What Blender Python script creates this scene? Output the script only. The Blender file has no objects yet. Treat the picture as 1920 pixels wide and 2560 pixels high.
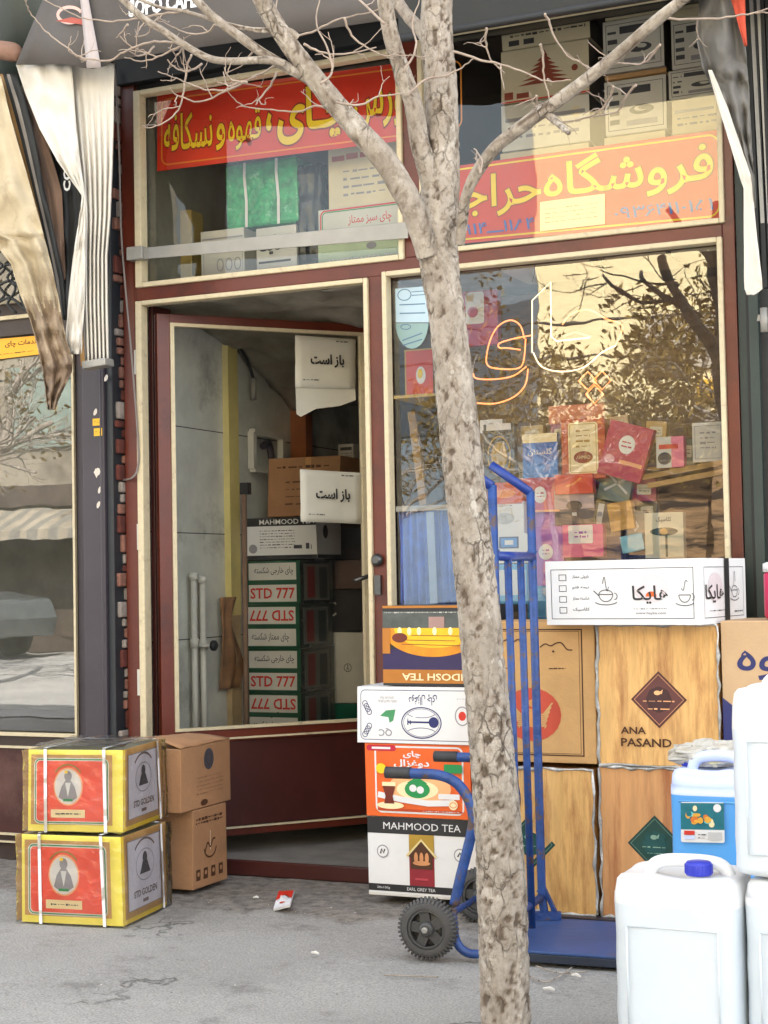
import bpy, math, random
from math import sin, cos, pi, radians
from mathutils import Vector, noise
random.seed(7)
V = Vector
sc = bpy.context.scene
COL = sc.collection

# ------------------------------------------------------------------ camera maths (photo pixel -> world ray)
YAW, PITCH, ROLL, FPX = -0.42169219, 0.04111091, -0.01874561, 4004.6
CAM = V((0.0, -5.3011, 1.1003))
_f = V((sin(YAW)*cos(PITCH), cos(YAW)*cos(PITCH), sin(PITCH)))
_r = V((cos(YAW), -sin(YAW), 0)); _u = _r.cross(_f)
RGT = cos(ROLL)*_r + sin(ROLL)*_u
UP = -sin(ROLL)*_r + cos(ROLL)*_u
FWD = _f
def ray(px, py): return RGT*((px-960)/FPX) + UP*((1280-py)/FPX) + FWD
def F(px, py, Y=0.0):
    d = ray(px, py); return CAM + d*((Y-CAM.y)/d.y)
def G(px, py, Z=0.0):
    d = ray(px, py); return CAM + d*((Z-CAM.z)/d.z)

# ------------------------------------------------------------------ materials
def lin(c): return c/12.92 if c <= .04045 else ((c+.055)/1.055)**2.4
def hx(h, k=1.0):
    h = h.lstrip('#'); return tuple(lin(int(h[i:i+2], 16)/255)*k for i in (0, 2, 4))
MATS = {}
def M(name, col, rough=.6, var=.12, scale=9, bump=.22, bscale=9, metal=0, spec=.5, stretch=None, col2=None, c2t=(.5, .62), emit=None, estr=0, sss=0, trans=0, coat=0, alpha=1):
    if name in MATS: return MATS[name]
    if isinstance(col, str): col = hx(col)
    m = bpy.data.materials.new(name); m.use_nodes = True; nt = m.node_tree; N = nt.nodes; L = nt.links
    b = N['Principled BSDF']
    tc = N.new('ShaderNodeTexCoord'); mp = N.new('ShaderNodeMapping'); L.new(tc.outputs['Object'], mp.inputs[0])
    if stretch: mp.inputs['Scale'].default_value = stretch
    nz = N.new('ShaderNodeTexNoise'); nz.inputs['Scale'].default_value = scale; nz.inputs['Detail'].default_value = 6; nz.inputs['Roughness'].default_value = .6
    L.new(mp.outputs[0], nz.inputs['Vector'])
    cr = N.new('ShaderNodeValToRGB'); L.new(nz.outputs['Fac'], cr.inputs[0])
    e = cr.color_ramp.elements
    e[0].position = .3; e[1].position = .7
    e[0].color = (*[c*(1-var) for c in col], 1); e[1].color = (*[min(1, c*(1+var)) for c in col], 1)
    out = cr.outputs[0]
    if col2:
        if isinstance(col2, str): col2 = hx(col2)
        n2 = N.new('ShaderNodeTexNoise'); n2.inputs['Scale'].default_value = scale*.45; n2.inputs['Detail'].default_value = 8; n2.inputs['Roughness'].default_value = .7
        L.new(mp.outputs[0], n2.inputs['Vector'])
        mr = N.new('ShaderNodeMapRange'); mr.inputs['From Min'].default_value = c2t[0]; mr.inputs['From Max'].default_value = c2t[1]
        L.new(n2.outputs['Fac'], mr.inputs['Value'])
        mx = N.new('ShaderNodeMix'); mx.data_type = 'RGBA'; L.new(mr.outputs[0], mx.inputs['Factor'])
        L.new(out, mx.inputs['A']); mx.inputs['B'].default_value = (*col2, 1); out = mx.outputs['Result']
    L.new(out, b.inputs['Base Color'])
    b.inputs['Roughness'].default_value = rough; b.inputs['Metallic'].default_value = metal
    b.inputs['Specular IOR Level'].default_value = spec
    if coat: b.inputs['Coat Weight'].default_value = coat; b.inputs['Coat Roughness'].default_value = .15
    if sss:
        b.inputs['Subsurface Weight'].default_value = sss; b.inputs['Subsurface Scale'].default_value = .05
        b.inputs['Subsurface Radius'].default_value = (1, 1, 1)
    if trans: b.inputs['Transmission Weight'].default_value = trans
    if emit: b.inputs['Emission Color'].default_value = (*emit, 1); b.inputs['Emission Strength'].default_value = estr
    if bump:
        n3 = N.new('ShaderNodeTexNoise'); n3.inputs['Scale'].default_value = bscale; n3.inputs['Detail'].default_value = 5
        L.new(mp.outputs[0], n3.inputs['Vector'])
        bp = N.new('ShaderNodeBump'); bp.inputs['Strength'].default_value = bump; bp.inputs['Distance'].default_value = .01
        L.new(n3.outputs['Fac'], bp.inputs['Height']); L.new(bp.outputs[0], b.inputs['Normal'])
    MATS[name] = m; return m

def glassmat(name, tint=(.93, .95, .93), refl=.25, rough=.0, milky=0.0, wav=0, ws=2.2):
    m = bpy.data.materials.new(name); m.use_nodes = True; nt = m.node_tree; N = nt.nodes; L = nt.links
    N.remove(N['Principled BSDF']); out = N['Material Output']
    tr = N.new('ShaderNodeBsdfTransparent'); tr.inputs[0].default_value = (*tint, 1)
    gl = N.new('ShaderNodeBsdfGlossy'); gl.inputs['Roughness'].default_value = rough
    fr = N.new('ShaderNodeFresnel'); fr.inputs[0].default_value = 1.45
    ad = N.new('ShaderNodeMath'); ad.operation = 'ADD'; ad.use_clamp = True; ad.inputs[1].default_value = refl-.034
    L.new(fr.outputs[0], ad.inputs[0])
    mx = N.new('ShaderNodeMixShader'); L.new(ad.outputs[0], mx.inputs[0]); L.new(tr.outputs[0], mx.inputs[1]); L.new(gl.outputs[0], mx.inputs[2])
    src = mx
    if wav:
        tc = N.new('ShaderNodeTexCoord'); nz = N.new('ShaderNodeTexNoise'); nz.inputs['Scale'].default_value = ws; nz.inputs['Detail'].default_value = 3
        L.new(tc.outputs['Object'], nz.inputs['Vector']); bp = N.new('ShaderNodeBump'); bp.inputs['Strength'].default_value = wav; bp.inputs['Distance'].default_value = .02
        L.new(nz.outputs['Fac'], bp.inputs['Height']); L.new(bp.outputs[0], gl.inputs['Normal'])
    if milky:
        df = N.new('ShaderNodeBsdfDiffuse'); df.inputs[0].default_value = (.7, .7, .68, 1)
        tc = N.new('ShaderNodeTexCoord'); nz = N.new('ShaderNodeTexNoise'); nz.inputs['Scale'].default_value = 5; nz.inputs['Detail'].default_value = 8
        L.new(tc.outputs['Object'], nz.inputs['Vector'])
        mr = N.new('ShaderNodeMapRange'); mr.inputs['From Min'].default_value = .35; mr.inputs['From Max'].default_value = .75; mr.inputs['To Max'].default_value = milky*2
        L.new(nz.outputs['Fac'], mr.inputs['Value'])
        m2 = N.new('ShaderNodeMixShader'); L.new(mr.outputs[0], m2.inputs[0]); L.new(mx.outputs[0], m2.inputs[1]); L.new(df.outputs[0], m2.inputs[2]); src = m2
    L.new(src.outputs[0], out.inputs[0])
    return m

# ------------------------------------------------------------------ mesh builder
class MB:
    def __init__(s): s.v = []; s.f = []; s.m = []; s.s = []; s.mats = []
    def mi(s, mat):
        if mat not in s.mats: s.mats.append(mat)
        return s.mats.index(mat)
    def add(s, vs, fs, mat, smooth=False):
        o = len(s.v); s.v += [V(p) for p in vs]; k = s.mi(mat)
        for f in fs: s.f.append(tuple(i+o for i in f)); s.m.append(k); s.s.append(smooth)
    def hexa(s, c, mat, mats=None):     # 8 corners: bottom fl fr br bl, top fl fr br bl
        fs = [(0, 1, 5, 4), (1, 2, 6, 5), (2, 3, 7, 6), (3, 0, 4, 7), (4, 5, 6, 7), (3, 2, 1, 0)]
        o = len(s.v); s.v += [V(p) for p in c]
        for i, f in enumerate(fs):
            s.f.append(tuple(j+o for j in f)); s.m.append(s.mi(mats[i] if mats else mat)); s.s.append(False)
    def box(s, a, b, mat):
        x0, y0, z0 = a; x1, y1, z1 = b
        if x0 > x1: x0, x1 = x1, x0
        if y0 > y1: y0, y1 = y1, y0
        if z0 > z1: z0, z1 = z1, z0
        s.hexa([(x0, y0, z0), (x1, y0, z0), (x1, y1, z0), (x0, y1, z0), (x0, y0, z1), (x1, y0, z1), (x1, y1, z1), (x0, y1, z1)], mat)
    def bar(s, a, b, w, h, mat, up=V((0, 0, 1))):   # rectangular bar from a to b
        a = V(a); b = V(b); d = (b-a).normalized()
        if abs(d.dot(up)) > .95: up = V((0, 1, 0))
        r = d.cross(up).normalized()*w/2; u = r.cross(d).normalized()*h/2
        s.hexa([a-r-u, a+r-u, b+r-u, b-r-u, a-r+u, a+r+u, b+r+u, b-r+u], mat)
    def tube(s, pts, rad, mat, seg=10, smooth=True, caps=True, disp=None, flat=None):
        pts = [V(p) for p in pts]; n = len(pts)
        if not isinstance(rad, (list, tuple)): rad = [rad]*n
        o = len(s.v); k = s.mi(mat); ref = None
        for i, p in enumerate(pts):
            d = (pts[min(i+1, n-1)]-pts[max(i-1, 0)]).normalized()
            if ref is None:
                ref = d.cross(V((0, 1, 0)) if abs(d.y) < .9 else V((1, 0, 0))).normalized()
            ref = (ref-d*ref.dot(d)).normalized(); bn = d.cross(ref)
            for j in range(seg):
                a = 2*pi*j/seg; q = ref*cos(a)+bn*sin(a); r = rad[i]
                if disp: r = disp(p, q, r, i, j)
                s.v.append(p+q*r)
        for i in range(n-1):
            for j in range(seg):
                s.f.append((o+i*seg+j, o+i*seg+(j+1) % seg, o+(i+1)*seg+(j+1) % seg, o+(i+1)*seg+j)); s.m.append(k); s.s.append(smooth)
        if caps:
            s.f.append(tuple(o+j for j in reversed(range(seg)))); s.m.append(k); s.s.append(False)
            s.f.append(tuple(o+(n-1)*seg+j for j in range(seg))); s.m.append(k); s.s.append(False)
    def lathe(s, c, ax, prof, mat, seg=24, smooth=True, caps=True):   # prof: (radius, along)
        ax = V(ax).normalized(); c = V(c)
        r = ax.cross(V((0, 0, 1)) if abs(ax.z) < .9 else V((1, 0, 0))).normalized(); b = ax.cross(r)
        o = len(s.v); k = s.mi(mat)
        for (R_, h) in prof:
            for j in range(seg):
                a = 2*pi*j/seg; s.v.append(c+ax*h+(r*cos(a)+b*sin(a))*R_)
        for i in range(len(prof)-1):
            for j in range(seg):
                s.f.append((o+i*seg+j, o+i*seg+(j+1) % seg, o+(i+1)*seg+(j+1) % seg, o+(i+1)*seg+j)); s.m.append(k); s.s.append(smooth)
        if caps and prof[0][0] > 1e-5: s.f.append(tuple(o+j for j in reversed(range(seg)))); s.m.append(k); s.s.append(False)
        if caps and prof[-1][0] > 1e-5: s.f.append(tuple(o+(len(prof)-1)*seg+j for j in range(seg))); s.m.append(k); s.s.append(False)
    def grid(s, P, mat, smooth=True, matf=None):
        o = len(s.v); n = len(P); w = len(P[0])
        for r in P: s.v += [V(p) for p in r]
        for i in range(n-1):
            for j in range(w-1):
                s.f.append((o+i*w+j, o+i*w+j+1, o+(i+1)*w+j+1, o+(i+1)*w+j)); s.m.append(s.mi(matf(i, j) if matf else mat)); s.s.append(smooth)
    def build(s, name, parent=None, origin=None, bevel=0, solid=0):
        me = bpy.data.meshes.new(name)
        if origin is None:
            xs = [p.x for p in s.v]; ys = [p.y for p in s.v]; zs = [p.z for p in s.v]
            origin = V(((min(xs)+max(xs))/2, (min(ys)+max(ys))/2, min(zs)))
        origin = V(origin)
        me.from_pydata([p-origin for p in s.v], [], s.f)
        for m in s.mats: me.materials.append(m)
        me.polygons.foreach_set('material_index', s.m); me.polygons.foreach_set('use_smooth', s.s)
        me.update()
        o = bpy.data.objects.new(name, me); COL.objects.link(o)
        o.location = origin
        WL[o] = origin
        if parent is not None: o.parent = parent; o.location = origin-WL[parent]
        if solid:
            md = o.modifiers.new('thick', 'SOLIDIFY'); md.thickness = solid; md.offset = 0
        if bevel:
            md = o.modifiers.new('edge', 'BEVEL'); md.width = bevel; md.segments = 2; md.limit_method = 'ANGLE'; md.angle_limit = radians(50)
        return o
WL = {}
def thing(name, label, cat, loc, group=None):
    o = bpy.data.objects.new(name, None); COL.objects.link(o); o.location = loc; WL[o] = V(loc); o.empty_display_size = .1
    return tag(o, label, cat, group)
def tag(o, label, cat, group=None, kind=None):
    if label: o['label'] = label
    if cat: o['category'] = cat
    if group: o['group'] = group
    if kind: o['kind'] = kind
    return o
def struct(o, kind='structure'): o['kind'] = kind; return o

# ------------------------------------------------------------------ Persian shaping (presentation forms, visual order)
_FORMS = {'ا': (0xFE8D, 0xFE8E), 'ب': (0xFE8F,)*1+(0xFE90, 0xFE91, 0xFE92), 'پ': (0xFB56, 0xFB57, 0xFB58, 0xFB59), 'ت': (0xFE95, 0xFE96, 0xFE97, 0xFE98),
 'ج': (0xFE9D, 0xFE9E, 0xFE9F, 0xFEA0), 'چ': (0xFB7A, 0xFB7B, 0xFB7C, 0xFB7D), 'ح': (0xFEA1, 0xFEA2, 0xFEA3, 0xFEA4), 'خ': (0xFEA5, 0xFEA6, 0xFEA7, 0xFEA8),
 'د': (0xFEA9, 0xFEAA), 'ر': (0xFEAD, 0xFEAE), 'ز': (0xFEAF, 0xFEB0), 'س': (0xFEB1, 0xFEB2, 0xFEB3, 0xFEB4), 'ش': (0xFEB5, 0xFEB6, 0xFEB7, 0xFEB8),
 'غ': (0xFECD, 0xFECE, 0xFECF, 0xFED0), 'ع': (0xFEC9, 0xFECA, 0xFECB, 0xFECC), 'ف': (0xFED1, 0xFED2, 0xFED3, 0xFED4), 'ق': (0xFED5, 0xFED6, 0xFED7, 0xFED8),
 'ک': (0xFB8E, 0xFB8F, 0xFB90, 0xFB91), 'گ': (0xFB92, 0xFB93, 0xFB94, 0xFB95), 'ل': (0xFEDD, 0xFEDE, 0xFEDF, 0xFEE0), 'م': (0xFEE1, 0xFEE2, 0xFEE3, 0xFEE4),
 'ن': (0xFEE5, 0xFEE6, 0xFEE7, 0xFEE8), 'و': (0xFEED, 0xFEEE), 'ه': (0xFEE9, 0xFEEA, 0xFEEB, 0xFEEC), 'ی': (0xFBFC, 0xFBFD, 0xFBFE, 0xFBFF)}
def fa(t):
    out = []
    for i, c in enumerate(t):
        if c == 'ـ': out.append('\u0640'); continue
        if c not in _FORMS: out.append(c); continue
        fm = _FORMS[c]
        p = t[i-1] if i else ' '; n = t[i+1] if i+1 < len(t) else ' '
        jp = p == 'ـ' or (p in _FORMS and len(_FORMS[p]) == 4)
        jn = len(fm) == 4 and (n in _FORMS or n == 'ـ')
        out.append(chr(fm[3] if jp and jn else fm[2] if jn else fm[1] if jp else fm[0]))
    return ''.join(reversed(out))
_TC = {}; _TI = {}
def textmesh(t, bold=0.0):
    k = (t, bold)
    if k in _TC: return _TC[k]
    c = bpy.data.curves.new('t', 'FONT'); c.body = t; c.resolution_u = 2; c.offset = bold
    o = bpy.data.objects.new('t', c); COL.objects.link(o)
    dg = bpy.context.evaluated_depsgraph_get(); ev = o.evaluated_get(dg); me = ev.to_mesh()
    vs = [(v.co.x, v.co.y) for v in me.vertices]; fs = [tuple(p.vertices) for p in me.polygons]
    ev.to_mesh_clear(); bpy.data.objects.remove(o); bpy.data.curves.remove(c)
    if not vs: vs = [(0, 0)]
    x0 = min(v[0] for v in vs); x1 = max(v[0] for v in vs); y0 = min(v[1] for v in vs); y1 = max(v[1] for v in vs)
    par = list(range(len(vs)))
    def fd(a):
        while par[a] != a: par[a] = par[par[a]]; a = par[a]
        return a
    for f in fs:
        for q in f[1:]: par[fd(q)] = fd(f[0])
    ids = {}; isl = [ids.setdefault(fd(i), len(ids)) for i in range(len(vs))]      # letters get a hair of depth each so that overlaps never share a plane
    _TI[k] = isl
    _TC[k] = (vs, fs, x0, x1, y0, y1); return _TC[k]

# ------------------------------------------------------------------ printing on faces (u right, v up, 0..1)
class Face:
    def __init__(s, mb, bl, br, tr, tl, base=.0008):
        s.mb = mb; s.c = [V(bl), V(br), V(tr), V(tl)]; s.n = (s.c[1]-s.c[0]).cross(s.c[3]-s.c[0]).normalized()
        s.W = (s.c[1]-s.c[0]).length; s.H = (s.c[3]-s.c[0]).length; s.off = base
    def P(s, u, v, o=0):
        a = s.c[0].lerp(s.c[1], u); b = s.c[3].lerp(s.c[2], u); return a.lerp(b, v)+s.n*(s.off+o)
    def up(s, k=1): s.off += .0007*k; return s
    def poly(s, uv, mat): s.mb.add([s.P(u, v) for u, v in uv], [tuple(range(len(uv)))], mat); return s
    def rect(s, u0, v0, u1, v1, mat): return s.poly([(u0, v0), (u1, v0), (u1, v1), (u0, v1)], mat)
    def rrect(s, u0, v0, u1, v1, r, mat, n=5):
        ru = r/s.W; rv = r/s.H; pts = []
        for (cu, cv, a0) in ((u1-ru, v0+rv, -90), (u1-ru, v1-rv, 0), (u0+ru, v1-rv, 90), (u0+ru, v0+rv, 180)):
            for i in range(n+1):
                a = radians(a0+90*i/n); pts.append((cu+ru*cos(a), cv+rv*sin(a)))
        return s.poly(pts, mat)
    def ell(s, cu, cv, ru, rv, mat, n=24, a0=0, a1=360):
        pts = [(cu+ru*cos(radians(a0+(a1-a0)*i/n)), cv+rv*sin(radians(a0+(a1-a0)*i/n))) for i in range(n+(0 if a1-a0 >= 360 else 1))]
        return s.poly(pts, mat)
    def circ(s, cu, cv, r, mat, n=24): return s.ell(cu, cv, r/s.W, r/s.H, mat, n)
    def line(s, pts, w, mat, closed=False):
        q = [V((u*s.W, v*s.H)) for u, v in pts]; n = len(q)
        L_ = []; R_ = []
        for i in range(n):
            a = q[(i-1) % n] if (closed or i) else q[i]; b = q[(i+1) % n] if (closed or i < n-1) else q[i]
            d = (b-a)
            if d.length < 1e-9: d = V((1, 0))
            d.normalize(); nn = V((-d.y, d.x))*w/2; L_.append(q[i]+nn); R_.append(q[i]-nn)
        vs = [s.P(p.x/s.W, p.y/s.H) for p in L_+R_]; m = n if closed else n-1
        s.mb.add(vs, [(i, n+i, n+(i+1) % n, (i+1) % n) for i in range(m)], mat); return s
    def frame(s, u0, v0, u1, v1, w, mat, r=0):
        if not r:
            wu = w/s.W; wv = w/s.H
            s.rect(u0, v0, u1, v0+wv, mat); s.rect(u0, v1-wv, u1, v1, mat); s.rect(u0, v0+wv, u0+wu, v1-wv, mat); s.rect(u1-wu, v0+wv, u1, v1-wv, mat); return s
        ru = r/s.W; rv = r/s.H; pts = []
        for (cu, cv, a0) in ((u1-ru, v0+rv, -90), (u1-ru, v1-rv, 0), (u0+ru, v1-rv, 90), (u0+ru, v0+rv, 180)):
            for i in range(6):
                a = radians(a0+90*i/5); pts.append((cu+ru*cos(a), cv+rv*sin(a)))
        return s.line(pts, w, mat, True)
    def ring(s, cu, cv, ru, rv, w, mat, n=28, a0=0, a1=360):
        cl = a1-a0 >= 360
        return s.line([(cu+ru*cos(radians(a0+(a1-a0)*i/n)), cv+rv*sin(radians(a0+(a1-a0)*i/n))) for i in range(n+(0 if cl else 1))], w, mat, cl)
    def text(s, t, u0, v0, u1, v1, mat, bold=0.0, flip=False, outline=None, ow=.02):
        if outline:
            o = s.off; s.text(t, u0, v0, u1, v1, outline, bold+ow, flip, _fit=textmesh(t, bold)); s.off = o+.0008
            s.text(t, u0, v0, u1, v1, mat, bold, flip); s.off = o; return s
        return s._text(t, u0, v0, u1, v1, mat, bold, flip, None)
    def _text(s, t, u0, v0, u1, v1, mat, bold, flip, fit):
        vs, fs, x0, x1, y0, y1 = textmesh(t, bold)
        if fit: _, _, x0, x1, y0, y1 = fit
        pts = []
        il = _TI.get((t, bold)) or [0]*len(vs)
        for (x, y), g in zip(vs, il):
            a = (x-x0)/max(1e-6, x1-x0); b = (y-y0)/max(1e-6, y1-y0)
            if flip: a, b = 1-a, 1-b
            pts.append(s.P(u0+(u1-u0)*a, v0+(v1-v0)*b, (g % 5)*.00009))
        s.mb.add(pts, fs, mat); return s
    def scrib(s, u0, v0, u1, v1, mat, rows=1, seed=1, fill=.55):
        rn = random.Random(seed); h = (v1-v0)/rows
        for r in range(rows):
            v = v0+h*(r+.5); u = u0
            while u < u1:
                w = rn.uniform(.25, 1.0)*h*s.H/s.W*1.6; w = min(w, u1-u)
                a = rn.uniform(.3, 1)*fill*h/2
                s.rect(u, v-a, u+w, v+a*rn.uniform(.3, 1), mat); u += w+rn.uniform(.15, .5)*h*s.H/s.W
        return s
def _ft(self, t, u0, v0, u1, v1, mat, bold=0.0, flip=False, outline=None, ow=.02, _fit=None):
    if outline:
        o = self.off; self._text(t, u0, v0, u1, v1, outline, bold+ow, flip, textmesh(t, bold)); self.off = o+.0008
        self._text(t, u0, v0, u1, v1, mat, bold, flip, None); self.off = o; return self
    return self._text(t, u0, v0, u1, v1, mat, bold, flip, None)
Face.text = _ft

class Carton:
    """closed cardboard carton standing in the place, front towards the street"""
    def __init__(s, x0, x1, y, depth, z0, z1, mat, yaw=0, tilt=0, jit=.002, top=None, side=None, slump=0):
        s.mb = MB(); w = x1-x0; c, sn = cos(yaw), sin(yaw)
        ex = V((c, sn, 0)); ey = V((-sn, c, 0)); piv = V((x0, y, 0))
        rn = random.Random(int((x0*1000+z0*7777)*10))
        def J(): return V((rn.uniform(-jit, jit), rn.uniform(-jit, jit), rn.uniform(-jit*.3, jit*.3)))
        b = [piv+V((0, 0, z0)), piv+ex*w+V((0, 0, z0)), piv+ex*w+ey*depth+V((0, 0, z0)), piv+ey*depth+V((0, 0, z0))]
        sh = ex*tilt*(z1-z0)
        s.c = [p+J()*.5 for p in b]+[p+sh+V((0, 0, z1-z0))+J() for p in b]
        s.mb.hexa(s.c, mat, [mat, side or mat, mat, side or mat, top or mat, mat])
        k = s.c
        s.front = Face(s.mb, k[0], k[1], k[5], k[4]); s.right = Face(s.mb, k[1], k[2], k[6], k[5])
        s.top = Face(s.mb, k[4], k[5], k[6], k[7]); s.left = Face(s.mb, k[3], k[0], k[4], k[7])
    def build(s, name, label=None, cat='box', group=None, parent=None, bevel=.003):
        o = s.mb.build(name, parent, bevel=bevel)
        if label: tag(o, label, cat, group)
        return o
def smooth(pts, n=6):
    P = [V(p) for p in pts]; out = []
    for i in range(len(P)-1):
        a = P[max(i-1, 0)]; b = P[i]; c = P[i+1]; d = P[min(i+2, len(P)-1)]
        for k in range(n):
            t = k/n; out.append(.5*((2*b)+(c-a)*t+(2*a-5*b+4*c-d)*t*t+(3*b-a-3*c+d)*t**3))
    out.append(P[-1]); return out
def lerplist(r, n):
    out = []
    for i in range(n):
        t = i/(n-1)*(len(r)-1); k = min(int(t), len(r)-2); out.append(r[k]+(r[k+1]-r[k])*(t-k))
    return out

# palette -----------------------------------------------------------
white = M('white_print_card', (.72, .72, .72), .55, .05, 6)
offwhite = M('offwhite_card', (.60, .58, .53), .6, .08, 6)
kraft = M('kraft_card', hx('#c59a63', .9), .8, .10, 7, .15, 90)
kraft2 = M('brown_card', hx('#a87c56', .85), .85, .13, 7, .2, 80)
black = M('black_print', (.018, .018, .02), .45, .1)
ink = M('ink', (.05, .05, .06), .6, .1)
inkg = M('grey_ink', (.28, .27, .30), .6, .1)
brownink = M('brown_ink', hx('#4a2a14'), .7, .1)
red = M('red_print', hx('#c8301f'), .5, .07)
orange = M('orange_print', hx('#e0601c'), .45, .07)
orangel = M('pale_orange_print', hx('#f0b07a'), .45, .07)
yellow = M('yellow_print', hx('#e9c81a'), .45, .08)
gold = M('gold_print', hx('#a9872f'), .4, .12)
green = M('green_print', hx('#1a8a48'), .5, .1)
dgreen = M('dark_green_print', hx('#0f4038'), .5, .12)
purple = M('purple_print', hx('#9a44ae'), .4, .08)
magenta = M('magenta_print', hx('#d43a86'), .4, .08)
crimson = M('crimson_print', hx('#b22a52'), .4, .1)
blue = M('blue_print', hx('#1d62b8'), .4, .08)
navy = M('navy_print', hx('#232a63'), .5, .08)
teal = M('teal_print', hx('#0e6a78'), .4, .15, 30)
cream = M('cream_print', hx('#ecdcae'), .5, .05)
pinkm = M('pink_print', hx('#e07a94'), .5, .08)
frame_red = M('dark_red_paint', hx('#5f2718', .95), .35, .18, 5, .12, 30, spec=.5, col2=hx('#3e1c15'), c2t=(.52, .68))
panel_red = M('panel_maroon_paint', hx('#47211d', .9), .35, .2, 4, .1, 20, col2=hx('#6a4e44'), c2t=(.56, .82))
trim = M('cream_moulding', hx('#cfc1a0', .92), .5, .08, 40, .15, 50, col2=hx('#a39078'), c2t=(.58, .74))
metal = M('grey_aluminium', (.30, .29, .265), .45, .1, 10, metal=.3)
darkmetal = M('dark_sheet_metal', hx('#383239'), .5, .18, 4, .1, 40, col2=hx('#4a2f28'), c2t=(.58, .68))
blackm = M('plain_black_metal', (.014, .015, .016), .6, .1)  # black is the metal's own colour

# ------------------------------------------------------------------ ground
def groundmat():
    m = bpy.data.materials.new('worn_asphalt'); m.use_nodes = True; nt = m.node_tree; N = nt.nodes; L = nt.links; b = N['Principled BSDF']
    tc = N.new('ShaderNodeTexCoord')
    def noi(s, d=6, r=.6):
        n = N.new('ShaderNodeTexNoise'); n.inputs['Scale'].default_value = s; n.inputs['Detail'].default_value = d; n.inputs['Roughness'].default_value = r
        L.new(tc.outputs['Object'], n.inputs['Vector']); return n
    def mr(src, a, b_, c=0, d=1):
        n = N.new('ShaderNodeMapRange'); n.inputs[1].default_value = a; n.inputs[2].default_value = b_; n.inputs[3].default_value = c; n.inputs[4].default_value = d
        L.new(src, n.inputs[0]); return n.outputs[0]
    def mix(f, a, bb):
        n = N.new('ShaderNodeMix'); n.data_type = 'RGBA'
        if isinstance(f, float): n.inputs['Factor'].default_value = f
        else: L.new(f, n.inputs['Factor'])
        for k, x in (('A', a), ('B', bb)):
            if isinstance(x, tuple): n.inputs[k].default_value = (*x, 1)
            else: L.new(x, n.inputs[k])
        return n.outputs['Result']
    c = mix(mr(noi(1.3).outputs[0], .35, .68), (.278, .268, .246), (.362, .350, .322))
    c = mix(mr(noi(150, 2).outputs[0], .42, .66, 0, .55), c, (.12, .117, .112))
    c = mix(mr(noi(60, 3).outputs[0], .60, .70, 0, .5), c, (.38, .37, .35))
    c = mix(mr(noi(4, 9, .72).outputs[0], .55, .66, 0, .6), c, (.135, .125, .115))
    vo = N.new('ShaderNodeTexVoronoi'); vo.feature = 'DISTANCE_TO_EDGE'; vo.inputs['Scale'].default_value = 1.1
    wn = noi(6, 5); vm = N.new('ShaderNodeMix'); vm.data_type = 'VECTOR'; vm.inputs['Factor'].default_value = .09
    L.new(tc.outputs['Object'], vm.inputs['A']); L.new(wn.outputs['Color'], vm.inputs['B']); L.new(vm.outputs['Result'], vo.inputs['Vector'])
    crk = mr(vo.outputs[0], 0, .004, .8, 0)
    gate = N.new('ShaderNodeMath'); gate.operation = 'MULTIPLY'; L.new(crk, gate.inputs[0]); L.new(mr(noi(1.7, 2).outputs[0], .56, .62), gate.inputs[1])
    c = mix(gate.outputs[0], c, (.05, .048, .045))
    # rough crumbling concrete strip along the shopfront
    sp = N.new('ShaderNodeSeparateXYZ'); L.new(tc.outputs['Object'], sp.inputs[0])
    ad = N.new('ShaderNodeMath'); ad.operation = 'ADD'; L.new(sp.outputs['Y'], ad.inputs[0]); L.new(mr(noi(5, 6).outputs[0], 0, 1, -.28, .28), ad.inputs[1])
    edge = mr(ad.outputs[0], -.60, -.50)
    rc = mix(mr(noi(22, 8, .7).outputs[0], .4, .62), (.25, .225, .195), (.12, .105, .092))
    c = mix(edge, c, rc)
    L.new(c, b.inputs['Base Color']); b.inputs['Roughness'].default_value = .85; b.inputs['Specular IOR Level'].default_value = .25
    h1 = N.new('ShaderNodeMath'); h1.operation = 'ADD'; L.new(noi(150, 3).outputs[0], h1.inputs[0])
    h2 = N.new('ShaderNodeMath'); h2.operation = 'MULTIPLY'; h2.inputs[1].default_value = 2.5; L.new(noi(18, 8).outputs[0], h2.inputs[0]); L.new(h2.outputs[0], h1.inputs[1])
    bp = N.new('ShaderNodeBump'); bp.inputs['Strength'].default_value = .6; bp.inputs['Distance'].default_value = .006
    L.new(h1.outputs[0], bp.inputs['Height']); L.new(bp.outputs[0], b.inputs['Normal'])
    return m
gm = groundmat()
mb = MB()
gx = [-60, -20, -8]+[-4.6+.05*i for i in range(96)]+[2, 8, 20, 60]; gy = [-60, -20, -8, -5]+[-3.2+.05*i for i in range(67)]+[1, 6, 20]
def gz(x, y):
    if -4.7 < x < .3 and -3.3 < y < .2:
        e = max(0, min(1, (y+.62+.1*noise.noise(V((x*3, y*3, 0))))/.1))
        return -.012+.010*e*(1+.5*noise.noise(V((x*14, y*14, 2))))+.004*noise.noise(V((x*2.2, y*2.2, 5)))
    return -.012
mb.grid([[(x, y, gz(x, y)) for x in gx] for y in gy], gm)
struct(mb.build('ground', origin=(0, 0, 0)))

# ------------------------------------------------------------------ glass
glass_t = glassmat('transom_glass', (.95, .96, .93), .085, .012, .006, .05)
glass_w = glassmat('display_glass', (.95, .96, .93), .165, .009, .006, .045)
glass_tw = glassmat('banner_window_glass', (.96, .97, .94), .085, .009, .006, .045)
glass_n = glassmat('neighbour_glass', (.75, .77, .72), .20, .004, .02, .025)
glass_d = glassmat('door_glass', (.97, .97, .95), .006, 0, .006, 0)

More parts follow.
